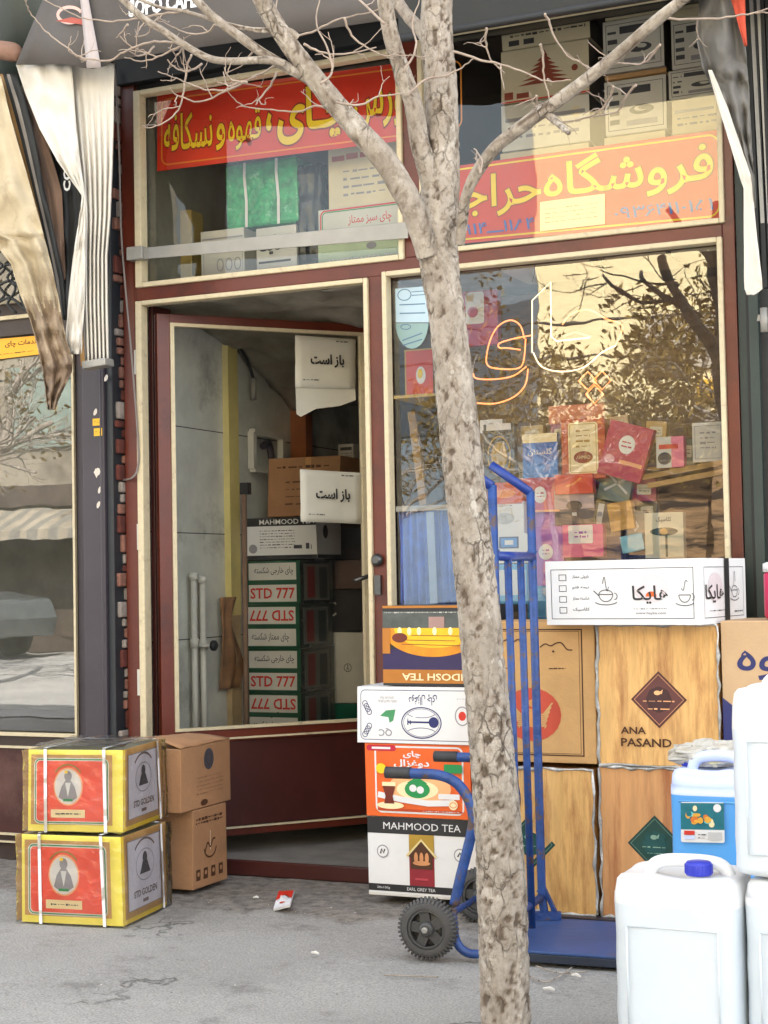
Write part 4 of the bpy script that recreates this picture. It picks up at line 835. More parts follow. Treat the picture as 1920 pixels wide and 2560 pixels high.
# ------------------------------------------------------------------ cartons on the pavement
def squiggle(f, u0, v0, u1, v1, w, mat, n=5, seed=1):
    rn = random.Random(seed); P_ = [(u0+(u1-u0)*i/n, v0+(v1-v0)*rn.random()) for i in range(n+1)]
    q = smooth([V((a, b, 0)) for a, b in P_], 5); f.line([(p.x, p.y) for p in q], w, mat)
Y0 = -.33; zA = .03
def stackc(px0, px1, py_top, z0, Y, depth, mat, **kw):
    xm = (px0+px1)/2; z1 = F(xm, py_top, Y).z; pm = py_top+80
    return Carton(F(px0, pm, Y).x, F(px1, pm, Y).x, Y, depth, z0, z1, mat, **kw), z1
c, z1 = stackc(921, 1192, 2046, zA, Y0, .26, white, jit=.003)
f = c.front
f.rect(0, .79, 1, 1, black).rect(0, .055, 1, .145, black).rect(.385, .145, .615, .79, M('dark_cherry', hx('#8a1f2c'), .45, .1)).rect(0, 0, 1, .03, offwhite).up()
f.rect(.385, .55, .615, .79, gold); f.text('MAHMOOD TEA', .15, .845, .86, .935, white, 0); f.text('EARL GREY TEA', .36, .08, .62, .12, white, 0); f.text('20x100g', .08, .08, .2, .115, white, 0); f.text('5 Kg', .88, .08, .94, .115, white, 0)
f.circ(.14, .56, .022, inkg).circ(.85, .56, .022, inkg).up().circ(.14, .56, .018, white).circ(.85, .56, .018, white).up(); f.line([(.12, .53), (.13, .59), (.15, .54), (.16, .59)], .006, ink); f.line([(.83, .54), (.85, .59), (.87, .54)], .006, ink)
f.poly([(.36, .53), (.5, .73), (.64, .53), (.60, .50), (.60, .36), (.40, .36), (.40, .50)], brownink); f.up(); f.line([(.365, .515), (.5, .725), (.635, .515)], .008, M('pale_gold', hx('#d8c48a'), .4)); 
for u in (.45, .50, .55): f.ell(u, .50, .018, .07, M('flame_tan', hx('#c98a5a'), .5))
f.ell(.5, .435, .08, .03, MATS['flame_tan']); f.rect(.44, .22, .56, .245, M('cherry_light', hx('#b5404c'), .5))
c.build('tea_carton', 'white tea carton with black band and red ribbon, lowest by the door', 'carton')
c2, z2 = stackc(916, 1176, 1861, z1+.003, Y0-.005, .26, orange, jit=.003); f = c2.front
f.frame(.10, .06, .93, .96, .006, white, .02).up(); f.rrect(.02, .90, .30, 1.0-.02, .008, M('berry_red', hx('#b81838'))).up().rect(.07, .925, .25, .955, white)
f.text(fa('چای'), .37, .80, .54, .91, white, .03).text(fa('دوغزال'), .28, .67, .62, .79, white, .03)
f.ell(.52, .40, .30, .22, orangel).up(); f.ell(.5, .38, .2, .13, cream).up(); f.ell(.5, .385, .12, .12, green).up(); f.ell(.46, .40, .035, .05, white).ell(.53, .38, .035, .05, white); f.poly([(.40, .47), (.5, .56), (.60, .47)], green)
f.line([(.12, .30), (.35, .24), (.60, .20), (.85, .22)], .020, white); f.line([(.70, .30), (.9, .30)], .018, white); f.rect(.115, .08, .925, .11, M('deep_orange', hx('#b84212'), .5))
f.up(); f.ell(.24, .155, .13, .05, cream); f.up(); f.poly([(.18, .18), (.28, .18), (.265, .28), (.29, .42), (.17, .42), (.195, .28)], M('tea_brown', hx('#6a2412'), .3, .1)); f.rect(.165, .42, .295, .475, cream); f.circ(.84, .19, .016, cream).up().ring(.84, .19, .03, .035, .002, orange); f.scrib(.55, .085, .9, .105, white, 1, 3); f.rrect(.76, .62, .93, .74, .006, green)
f.ell(.16, .66, .05, .07, yellow)
c2.build('tea_carton', 'orange tea carton with a tea glass picture and green leaf emblem', 'carton')
c3, z3 = stackc(893, 1200, 1718, z2+.003, Y0-.012, .28, white, jit=.003); f = c3.front
f.frame(.03, .06, 1.0, .94, .002, navy, .015); f.ring(.53, .37, .16, .27, .004, navy, 36); f.ring(.53, .37, .145, .245, .0015, navy, 36)
f.line([(.42, .38), (.60, .38)], .006, navy).circ(.63, .38, .018, navy).rect(.415, .33, .425, .44, navy).rect(.435, .34, .445, .41, navy); f.ring(.53, .56, .12, .10, .002, navy, 20, 200, 340).ring(.53, .18, .12, .10, .002, navy, 20, 20, 160)
f.text(fa('دوغزال چای'), .43, .68, .66, .88, navy, .01, flip=True); f.text('100% NATURAL', .17, .72, .33, .77, inkg, 0, flip=True); f.text('CEYLON TEA', .19, .79, .31, .83, inkg, 0, flip=True); f.poly([(.19, .48), (.24, .58), (.32, .60), (.30, .40), (.27, .36), (.26, .46)], M('leaf_green', hx('#3f8a5a'), .5, .1)); f.text('QC', .18, .12, .29, .27, inkg, .02, flip=True)
f.ring(.86, .5, .055, .16, .004, inkg, 24); f.ell(.86, .5, .03, .08, red); f.scrib(.82, .78, .93, .82, inkg, 1, 3)
for a in (.2, .75):
    for i in range(4): f.ring(.065+.012*i, a+.05*i*(1 if a < .5 else -1)-.05, .02, .05, .0025, navy, 12)
c3.build('tea_carton', 'white carton printed upside down with a navy key inside a globe', 'carton')
c4, z4 = stackc(957, 1200, 1514, z3+.004, Y0, .25, black, jit=.003); f = c4.front
f.rect(0, .03, 1, .20, M('amber_brown', hx('#b06f22'), .45, .1)).rect(0, .20, 1, .46, M('deep_violet', hx('#2a1f4d'), .45, .1)).rect(0, .70, 1, .93, M('smoke_slate', hx('#4d5350'), .4, .25, 20)).rect(0, .97, 1, 1, MATS['amber_brown']); f.up()
f.ell(.52, .72, .52, .36, M('glow_amber', hx('#d98a10'), .4, .2, 25), 30, 180, 360); f.up(); f.ell(.54, .72, .42, .25, M('glow_yellow', hx('#f0b818'), .4, .1), 30, 180, 360); f.up(); f.rect(.0, .40, .08, .72, MATS['amber_brown'])
for u in (.18, .28, .38, .54, .70, .84): f.ell(u, .68, .022, .05, M('lamp_glow_print', hx('#fff0b0'), .4))
f.ell(.18, .60, .08, .06, MATS['tea_brown']); f.line([(.2, .52), (.8, .50)], .002, MATS['tea_brown']).line([(.25, .57), (.75, .56)], .002, MATS['tea_brown']).line([(.3, .63), (.8, .62)], .002, MATS['tea_brown'])
f.rect(.48, .72, .64, .86, M('rose_smoke', hx('#a08078'), .4, .1)); f.text('SAGHDOSH TEA', .20, .065, 1.12, .155, cream, .02, flip=True); f.scrib(.02, .90, .95, .93, offwhite, 1, 4, .5)
c4.build('tea_carton', 'dark tea carton with glowing amber picture and upside down lettering', 'carton')

# right stacks
YR = -.42
m_ = MB(); xa = F(1190, 2280, YR).x
for i in range(5): m_.box((xa-.02, -.46+.075*i, .012), (-.55, -.405+.075*i, .030), darkmetal)
for x in (xa, -1.2, -.65): m_.box((x, -.455, -.008), (x+.06, -.11, .0115), darkmetal)
tag(m_.build('wooden_pallet'), 'low dark slatted pallet under the kraft and wood printed cartons', 'pallet')
woodp = M('wood_print_card', hx('#d8aa68', 1), .45, .16, 5, .1, 25, stretch=(9, 9, 1.2), col2=hx('#a06a38'), c2t=(.47, .68), coat=.25)
woodp2 = M('reddish_wood_print_card', hx('#c8935e', 1), .45, .16, 5, .1, 25, stretch=(8, 8, .8), col2=hx('#9c5a30'), c2t=(.50, .70), coat=.25)
film = glassmat('stretch_film', (.93, .93, .93), .12, .25, .10, .5)
silver = M('silvery_film_edge', hx('#9a9a96'), .25, .35, 14, .9, 30, spec=.8, col2=hx('#d8d8d4'), c2t=(.5, .6))
zmid = F(1640, 1918, YR).z
def film_edge(o, c, seed):
    m_ = MB(); rn = random.Random(seed); k = c.c
    for (a, b) in ((k[0], k[4]), (k[1], k[5]), (k[0], k[1]), (k[4], k[5])):
        n = 14; P_ = [V(a).lerp(V(b), i/n)+V((rn.uniform(-.004, .004), -.002+rn.uniform(-.003, .001), rn.uniform(-.004, .004))) for i in range(n+1)]
        m_.tube(P_, [rn.uniform(.002, .007) for _ in P_], silver, 6)
    m_.build('film_edge', o)
def diamond(f, cu, cv, r, m1, m2, dark_):
    ru, rv = r/f.W, r/f.H; f.poly([(cu-ru, cv), (cu, cv-rv), (cu+ru, cv), (cu, cv+rv)], m1); f.line([(cu-ru*.97, cv), (cu, cv-rv*.97), (cu+ru*.97, cv), (cu, cv+rv*.97)], .003, dark_, True); f.up(); f.line([(cu-ru*.88, cv), (cu, cv-rv*.88), (cu+ru*.88, cv), (cu, cv+rv*.88)], .0015, m2, True)
    for a in range(8): f.ell(cu+ru*.2*cos(a*pi/4), cv+rv*.2*sin(a*pi/4), ru*.26, rv*.26, dark_, 14)
    f.up(2); f.ell(cu, cv, ru*.38, rv*.38, dark_); f.up(); f.ell(cu-.01, cv+rv*.24, ru*.12, rv*.08, m2); f.poly([(cu-ru*.02, cv+rv*.22), (cu+ru*.16, cv+rv*.36), (cu+ru*.12, cv+rv*.2)], m2)
c, _ = stackc(1190, 1486, 1555, zmid+.003, YR, .30, kraft, jit=.003); f = c.front
f.frame(.06, .05, .90, .95, .004, brownink); f.frame(.085, .065, .875, .935, .0015, brownink)
f.ell(.47, .34, .245, .19, M('brick_disc', hx('#b3432c'), .6, .1)); f.up()
for s_ in (-1, 1):
    for i in range(7): f.line([(.47+s_*.045, .33-.012*i), (.47+s_*(.10+.004*i), .345-.014*i), (.47+s_*(.175-.012*i), .425-.030*i)], .005, kraft)
f.poly([(.44, .25), (.50, .25), (.51, .38), (.43, .38)], M('tan_print', hx('#c98a4a'), .6)); f.circ(.47, .42, .012, MATS['tan_print']); f.poly([(.44, .40), (.50, .40), (.54, .44), (.47, .425), (.40, .44)], MATS['tan_print'])
squiggle(f, .55, .80, .82, .88, .004, brownink, 6, 3); squiggle(f, .15, .80, .42, .88, .004, brownink, 6, 5); f.scrib(.62, .66, .76, .68, brownink, 1, 2).scrib(.2, .66, .3, .68, brownink, 1, 6).ell(.66, .79, .01, .008, brownink)
c.build('tea_carton', 'kraft carton with a red disc and winged figure print behind the hand truck', 'carton')
c, _ = stackc(1492, 1795, 1562, zmid+.003, YR, .30, woodp, jit=.003); f = c.front
diamond(f, .51, .47, .088, M('plum_brown', hx('#5d3230'), .5, .12), orangel, M('dark_plum', hx('#3f2224'), .5, .1)); f.text('ANA', .19, .225, .40, .275, brownink, .02).text('PASAND', .19, .135, .61, .195, brownink, .02); f.scrib(.38, .44, .64, .48, orangel, 1, 3, .3).scrib(.42, .38, .6, .43, orangel, 1, 4, .4)
o = c.build('tea_carton', 'wood printed carton with a plum brown rhombus wrapped in silvery film at its edges', 'carton'); film_edge(o, c, 2)
c, _ = stackc(1804, 2110, 1552, zmid+.003, YR, .30, M('pale_kraft_card', hx('#c6a680', .95), .8, .08, 6, .1, 80), jit=.003); f = c.front
f.text(fa('وه'), .13, .60, .46, .80, navy, .015).text(fa('قه'), .49, .60, .85, .84, navy, .015); f.line([(.12, .53), (.25, .44), (.42, .40), (.6, .42), (.8, .5)], .012, navy); f.poly([(0, .48), (.22, .34), (.3, .0), (0, 0)], navy)
c.build('coffee_carton', 'pale kraft carton with large navy Persian lettering at the right edge', 'carton')
c, _ = stackc(1195, 1486, 1921, .032, YR, .30, woodp, jit=.003); f = c.front
diamond(f, .44, .47, .088, dgreen, M('sage_print', hx('#7fa08c'), .5), M('deep_teal_green', hx('#0c4a48'), .5, .1)); f.scrib(.36, .44, .52, .47, M('sage_print', hx('#7fa08c')), 1, 4, .5)
o = c.build('tea_carton', 'yellowish wood printed carton with a green rhombus under the red disc carton', 'carton'); film_edge(o, c, 3)
c, _ = stackc(1500, 1796, 1921, .032, YR, .30, woodp2, jit=.003); f = c.front
diamond(f, .47, .50, .088, dgreen, MATS['sage_print'], MATS['deep_teal_green']); f.scrib(.36, .46, .58, .50, MATS['sage_print'], 1, 4, .4).scrib(.4, .43, .56, .45, MATS['sage_print'], 1, 7, .4)
o = c.build('tea_carton', 'reddish wood printed carton with a green rhombus behind the blue jerrycan', 'carton'); film_edge(o, c, 4)
c, _ = stackc(1806, 2110, 1926, .032, YR, .30, woodp, jit=.003); c.build('tea_carton', 'wood printed carton under the pale kraft coffee carton', 'carton')
# hayka carton
Yh = -.47; x0 = F(1368, 1470, Yh).x; zb = F(1550, 1552, Yh).z; zt = F(1550, 1400, Yh).z
top1 = F(1640, 1562, YR).z
c = Carton(x0-.004, x0-.004+.512, Yh, .40, top1+.003, zt, white, yaw=-.13, jit=.002); f = c.front
f.frame(.035, .09, .955, .87, .002, ink).up()
for i in range(4):
    v = .70-.17*i; f.frame(.09, v-.01, .14, v+.09, .002, ink); f.text(fa(['باروتی ممتاز', 'نیمه قلم', 'شکسته ممتاز', 'کلاسیک'][i]), .18, v+.02, .29, v+.08, ink, .01)
f.ell(.69, .56, .11, .22, M('pale_mauve_disc', hx('#d8cdd0'), .5, .05)); f.up(); f.ell(.69, .43, .035, .08, orange, 16, 0, 180); f.up(); f.text(fa('هایکا'), .57, .32, .80, .60, black, .012); f.text('www.hayka.com', .59, .15, .78, .20, ink, 0); f.scrib(.57, .23, .79, .26, ink, 1, 4, .5)
def cup(f, u, v, k=1, pot=False):
    f.ring(u, v, .045*k, .11, .0025, ink, 20, 180, 360); f.line([(u-.045*k, v), (u+.045*k, v)], .0025, ink); f.ring(u+.055*k, v-.03, .018*k, .05, .0025, ink, 14, -90, 90); f.ring(u, v-.10, .075*k, .06, .0025, ink, 16, 200, 340)
    squiggle(f, u-.02, v+.05, u+.02, v+.30, .0022, ink, 3, int(u*100))
    if pot: f.ring(u, v, .045*k, .07, .0025, ink, 16, 0, 180); f.line([(u-.045*k, v-.02), (u-.08*k, v+.06)], .003, ink)
cup(f, .40, .47, 1, True); cup(f, .90, .45, .8)
r = c.right; r.frame(.06, .09, .94, .87, .002, ink).up(); r.ell(.30, .56, .16, .22, MATS['pale_mauve_disc']).up().up(); r.text(fa('هایکا'), .08, .32, .48, .60, black, .012); cup(r, .72, .5, 1.4, True); r.scrib(.15, .18, .5, .22, ink, 1, 4, .5).scrib(.72, .14, .9, .2, ink, 1, 6)
o = c.build('tea_carton', 'long white carton with teapot drawings and black Persian brand lying on the wood printed cartons', 'carton')
m_ = MB(); r.off = .003; r.rect(0, 0, 0, 0, white); rr_ = Face(m_, *r.c, base=.003); rr_.rect(.50, 0, .60, 1.0, black); m_.build('strap', o, solid=.001)
# pink tub at the right edge
m_ = MB(); p = F(1928, 1548, -.40); zt_ = F(1928, 1400, -.4).z; zb_ = F(1950, 1552, YR).z+.004; x = p.x+.02
m_.lathe((x, -.34, zb_), (0, 0, 1), [(.045, 0), (.05, .01), (.05, (zt_-zb_)*.75), (.045, (zt_-zb_)*.8)], M('pink_tub', hx('#c8285a'), .35, .05)); pt = m_.build('pink_tub'); tag(pt, 'pink tub with white lid at the right edge on the kraft carton', 'tub')
m_ = MB(); m_.lathe((x, -.34, zb_+(zt_-zb_)*.8), (0, 0, 1), [(.052, 0), (.052, .025), (.04, .03)], white); m_.build('lid', pt)

# yellow wrapped cartons
redo = M('orange_red_card', hx('#ea5230'), .4, .1, 8); ybox = M('yellow_edge_card', hx('#f6e75c', 1), .5, .1, 6); tanb = M('tan_card_under_film', hx('#bb9050'), .5, .15, 5)
filmx = glassmat('wrapping_film', (.99, .99, .985), .055, .10, .03, .8, 26)
def yellow_carton(x0, y, w, d, z0, z1, yaw, seed, label, tilt=0):
    c = Carton(x0, x0+w, y, d, z0, z1, ybox, yaw=yaw, jit=.004, tilt=tilt, top=M('bluish_tape_top', hx('#8a8570'), .35, .35, 5), side=tanb)
    f = c.front; f.rect(.03, .08, .89, .94, tanb).up(); f.rrect(.065, .09, .855, .90, .02, white).up(); f.rrect(.075, .10, .845, .89, .018, green).up(); f.rrect(.085, .115, .835, .875, .015, white).up(); f.rrect(.095, .125, .825, .865, .013, redo).up()
    f.ell(.43, .55, .155, .235, orangel); f.up(); f.ell(.43, .55, .142, .215, white); f.up()
    f.ell(.43, .68, .04, .065, inkg); f.poly([(.33, .42), (.36, .55), (.41, .64), (.45, .64), (.50, .55), (.53, .42), (.48, .38), (.38, .38)], inkg); f.up(); f.poly([(.40, .60), (.43, .42), (.46, .60)], white); f.rect(.38, .37, .48, .40, green); f.ell(.41, .73, .02, .02, yellow)
    f.ring(.43, .55, .175, .27, .006, M('olive_gold_print', hx('#a08030'), .5), 16, 40, 140)
    f.rect(.25, .17, .61, .27, cream).up(); f.scrib(.30, .20, .57, .24, ink, 1, seed, .6)
    r = c.right; r.rect(0, 0, .05, 1, yellow).rect(.0, .0, 1, .05, yellow); r.rect(.12, .12, .88, .92, inkg).up(); r.rect(.13, .13, .87, .91, M('lilac_white', hx('#d8d4da'), .45, .08, 6)).up(); r.ring(.5, .60, .2, .18, .003, inkg); r.ell(.5, .68, .05, .07, ink); r.poly([(.38, .50), (.45, .64), (.55, .64), (.62, .50)], ink); r.ring(.5, .62, .28, .28, .007, MATS['mauve_card'], 14, 40, 140); r.text('STD GOLDEN', .24, .25, .76, .33, MATS['mauve_card'], .02); r.rect(.44, .17, .56, .21, MATS['mauve_card'])
    o = c.build('yellow_carton', label, 'carton', 'yellow and red wrapped cartons at the left', bevel=.006)
    for (u0, u1) in ((.20, .19), (.83, .81)):
        m_ = MB(); F1 = Face(m_, *c.front.c, base=.009); F1.line([(u0, -.01), (u0*.6+u1*.4, .35), (u0*.3+u1*.7, .7), (u1, 1.01)], .011, white); T = Face(m_, *c.top.c, base=.007); T.line([(u1, -.02), ((u0+u1)/2, 1.0)], .012, white); m_.build('strap', o, solid=.0012)
    m_ = MB(); T = Face(m_, *c.top.c, base=.009); T.line([(0, .8), (.6, .85), (1.01, .80)], .012, white); R_ = Face(m_, *c.right.c, base=.009); R_.line([(.84, 1.0), (.86, .5), (.88, 0)], .012, white); m_.build('strap', o, solid=.0012)
    # loose clear film around the carton
    k = c.c; ctr = sum((V(p) for p in k), V())/8; m_ = MB(); ring_b = [k[0], k[1], k[2], k[3]]; N_ = 12; P_ = []
    for j in range(9):
        r_ = []
        for s_ in range(4):
            for i in range(N_):
                a = V(k[s_]).lerp(V(k[4+s_]), j/8); b = V(k[(s_+1) % 4]).lerp(V(k[4+(s_+1) % 4]), j/8); p = a.lerp(b, i/N_); dr = V((p.x-ctr.x, p.y-ctr.y, 0)).normalized()
                p = p+dr*(.008+.009*max(0, noise.noise(V((p.x*14, p.y*14, p.z*18+seed)))+.2)+(.010 if i == 0 else 0)); r_.append(p)
        r_.append(r_[0]); P_.append(r_)
    m_.grid(P_, filmx); T_ = [[V(k[4]).lerp(V(k[5]), i/8).lerp(V(k[7]).lerp(V(k[6]), i/8), j/8)+V((0, 0, .012+.008*noise.noise(V((i*.8, j*.8, seed))))) for i in range(9)] for j in range(9)]; m_.grid(T_, filmx); m_.build('clear_film', o)
    return c
a = G(55, 2299); b = G(308, 2311); yw = math.atan2(b.y-a.y, b.x-a.x); ww = (b-a).length; ztop = F(60, 2086, a.y).z
yellow_carton(a.x, a.y, ww, .34, -.006, ztop, yw, 1, 'lower yellow and red carton in clear film with white straps, standing on the asphalt')
a2 = F(76, 2060, a.y+.005); zt2 = F(66, 1874, a.y+.005).z
yellow_carton(a2.x-.008, a2.y, .335, .345, ztop+.013, zt2, yw+.05, 2, 'upper yellow and red carton in clear film, its dusty top visible', tilt=0)
# brown cartons behind
k1 = G(483, 2224, .018); kz = F(483, 2028, k1.y).z
c = Carton(k1.x-.33, k1.x, k1.y, .24, .014, kz, kraft2, yaw=0, jit=.003); r = c.right; r.scrib(.08, .80, .90, .90, brownink, 2, 3, .8); squiggle(r, .35, .35, .65, .72, .006, brownink, 4, 3); r.ring(.5, .48, .17, .12, .006, brownink, 14, 180, 360); r.line([(.5, .45), (.5, .7)], .004, M('pale_mark', hx('#d8b898')))
for u in (.15, .36, .58, .8): r.rect(u-.06, .10, u+.06, .24, brownink); 
r.up(); [r.circ(u, .18, .008, kraft2) for u in (.15, .36, .58, .8)]
c.build('brown_carton', 'closed brown carton with printed handling symbols, under the carton with loose flaps', 'carton')
k2 = F(449, 2026, k1.y-.09); zt = F(449, 1874, k2.y).z
c = Carton(k2.x-.42, k2.x, k2.y, .36, kz+.003, zt, kraft2, yaw=.02, jit=.004, top=M('taped_top', hx('#a07a55'), .7, .15)); r = c.right; r.ell(.55, .76, .10, .17, ink).up(); r.ring(.55, .76, .05, .09, .003, brownink); r.scrib(.3, .2, .85, .52, M('faint_brown', hx('#7c5a40'), .8), 5, 5, .3); r.ell(.45, .08, .07, .05, brownink)
c.top.rect(.3, 0, .48, 1, dgreen)
o = c.build('brown_carton', 'brown carton with a dark oval mark and slightly raised top flaps behind the yellow cartons', 'carton')
for (e0, e1, lift) in ((c.c[5], c.c[6], .05), ):
    m_ = MB(); inw = (V(c.c[4])-V(c.c[5])).normalized()*.16; n = 10
    P_ = [[V(e0).lerp(V(e1), i/n)+inw*(j/5)+V((0, 0, .003+(.035*sin(j/5*pi*.5))*(1-.6*i/n)+.003*noise.noise(V((i*.5, j, 0))))) for i in range(n+1)] for j in range(6)]
    m_.grid(P_, kraft2); m_.build('flap', o, solid=.004)
# ------------------------------------------------------------------ blue hand truck
tb = M('worn_blue_paint', hx('#20417c'), .45, .3, 24, .3, 60, col2=hx('#54423c'), c2t=(.54, .58))
tbd = M('plate_blue_paint', hx('#2e4a7c'), .5, .15, 5, .1, 30, col2=hx('#3a3f52'), c2t=(.56, .7))
rub = M('black_rubber', (.06, .058, .056), .75, .15, 20, .3, 40); rim = M('black_wheel_plastic', (.05, .05, .05), .45, .1)
grip = M('grip_black', (.03, .03, .032), .6, .1)
W0 = G(1072, 2393); TY = .05; vv = V((cos(TY), sin(TY), 0)); uu = V((-sin(TY), cos(TY), 0))
def TP(a, b, z): return W0+vv*a+uu*b+V((0, 0, z))
truck = thing('hand_truck', 'worn blue steel hand truck with black wheels standing behind the tree trunk', 'hand truck', W0)
def t_a(px, py, b):      # a and z for a photo pixel on the plane at side offset b
    d = ray(px, py); n = uu; t = ((W0+uu*b-CAM).dot(n))/d.dot(n); p = CAM+d*t-W0; return p.dot(vv), p.z
WR = .083
def wheel(b, s):
    c = TP(0, b, WR); w = .045; m_ = MB(); prof = [(WR*.70, -w/2), (WR*.86, -w/2-.002), (WR*.97, -w/2+.006), (WR, -w/4), (WR, w/4), (WR*.97, w/2-.006), (WR*.86, w/2+.002), (WR*.70, w/2), (WR*.70, -w/2)]
    m_.lathe(c, uu, prof, rub, 48, caps=False)
    for i in range(44):
        a = 2*pi*i/44; r = vv*cos(a)+V((0, 0, 1))*sin(a)
        for sd in (-1, 1): m_.bar(c+r*(WR*.88)+uu*sd*(w/2-.004), c+r*(WR+.0035)+uu*sd*(w/2-.013), .006, .011, rub, up=uu)
    ty = m_
    return ty, c, w
for b, nm in ((0, 'near'), (.50, 'far')):
    wh = MB(); c = TP(0, b, WR); w = .045
    wh.lathe(c, uu, [(.012, -w*.55), (.020, -w*.52), (.022, -w*.2), (.022, w*.5)], rim, 20)
    wh.lathe(c, uu, [(WR*.60, -w*.40), (WR*.72, -w*.45), (WR*.72, w*.45), (WR*.60, w*.40), (WR*.60, -w*.40)], rim, 40, caps=False); wh.lathe(c, uu, [(WR*.3, 0), (WR*.62, 0), (WR*.62, .004), (WR*.3, .004)], rim, 30, caps=False)
    for i in range(5):
        a = 2*pi*i/5+.5; r = vv*cos(a)+V((0, 0, 1))*sin(a); wh.bar(c+r*.015, c+r*WR*.62, .030, w*.5, rim, up=uu)
    wh.lathe(c-uu*w*.55, -uu, [(.009, 0), (.009, .010), (.006, .012)], metal, 12)
    wo = wh.build('wheel', truck)
    ty, c, w = wheel(b, 1); ty.build('tyre', wo)
m_ = MB(); m_.tube([TP(0, -.02, WR), TP(0, .52, WR)], .0095, tb, 10); m_.build('axle', truck)
BN, BF = .05, .45; AU = .215
def upright(b):
    m_ = MB(); a0 = AU
    m_.tube(smooth([TP(a0+.01, b, .025), TP(a0, b, .10)], 2)+[TP(a0-.004, b, .7), TP(a0-.008, b, 1.365)], .0135, tb, 12); m_.build('upright', truck)
    m_ = MB(); m_.tube([TP(a0-.008, b, 1.360), TP(a0-.135, b, 1.452)], .0145, M('handle_blue', hx('#1b3784'), .35, .15), 12); m_.build('handle', truck)
upright(BN); upright(BF)
for k in (1, 2): m_ = MB(); b = BN+(BF-BN)*k/3; m_.tube([TP(AU+.005, b, .03), TP(AU-.006, b, 1.155)], .0115, tb, 12); m_.build('frame_bar', truck)
m_ = MB(); m_.tube([TP(AU-.006, BN, 1.158), TP(AU-.006, BF, 1.158)], .014, M('handle_blue', hx('#1b3784')), 12); m_.build('crossbar', truck)
m_ = MB(); m_.tube([TP(AU, BN, .10), TP(AU, BF, .10)], .012, tb, 12); m_.build('crossbar', truck)
for b in (BN, BF):
    bb_ = b-.03 if b == BN else b+.0
    pts = [t_a(*p, BN-.03) for p in ((968, 1931), (1040, 1934), (1098, 1938), (1142, 1958), (1172, 2000), (1183, 2045), (1176, 2095), (1152, 2190), (1136, 2262))]
    m_ = MB(); m_.tube(smooth([TP(a, bb_, z) for a, z in pts], 5), .0155, tb, 14); o = m_.build('side_arm', truck)
    m_ = MB(); m_.tube([TP(pts[0][0]-.004, bb_, pts[0][1]), TP(pts[0][0]+.075, bb_, pts[0][1])], .0175, grip, 14); m_.build('grip', o)
    m_ = MB(); pl = [t_a(*p, BN-.03) for p in ((1128, 2275), (1136, 2350), (1165, 2390), (1215, 2412))]+[(AU+.03, .02)]
    m_.tube(smooth([TP(a, bb_+.01, max(.014, z)) for a, z in pl], 5), .013, tb, 12); m_.build('skid', truck)
m_ = MB(); pa = AU-.015; pb_ = AU+.66
m_.hexa([TP(pa, .03, .024), TP(pb_, .03, .024), TP(pb_, .47, .024), TP(pa, .47, .024), TP(pa, .03, .032), TP(pb_, .03, .032), TP(pb_, .47, .032), TP(pa, .47, .032)], tbd)
m_.hexa([TP(pa, .028, 0), TP(pb_, .028, 0), TP(pb_, .04, 0), TP(pa, .04, 0), TP(pa, .028, .0235), TP(pb_, .028, .0235), TP(pb_, .04, .0235), TP(pa, .04, .0235)], M('plate_edge_dark', hx('#1b2536'), .6, .2))
m_.build('toe_plate', truck, bevel=.002)
for b in (BN, BF): m_ = MB(); m_.bar(TP(AU-.02, b-.02, .045), TP(AU+.06, b+.0, .045), .02, .024, tb); m_.bar(TP(AU+.05, b, .036), TP(AU+.005, b, .13), .014, .012, tb); m_.build('gusset', truck)

for b in (BN, BF):
    m_ = MB()
    for z_, a_ in ((1.158, AU-.006), (.10, AU), (.045, AU+.02)):
        for s_ in (-1, 1): m_.lathe(TP(a_+.012*s_, b, z_+.016), (0, 0, 1), [(.004, -.003), (.006, 0), (.004, .003)], tbd, 8)
        m_.lathe(TP(a_, b-.013, z_), -uu, [(.007, 0), (.007, .004), (.004, .006)], metal, 8)
    m_.build('bolts', truck)
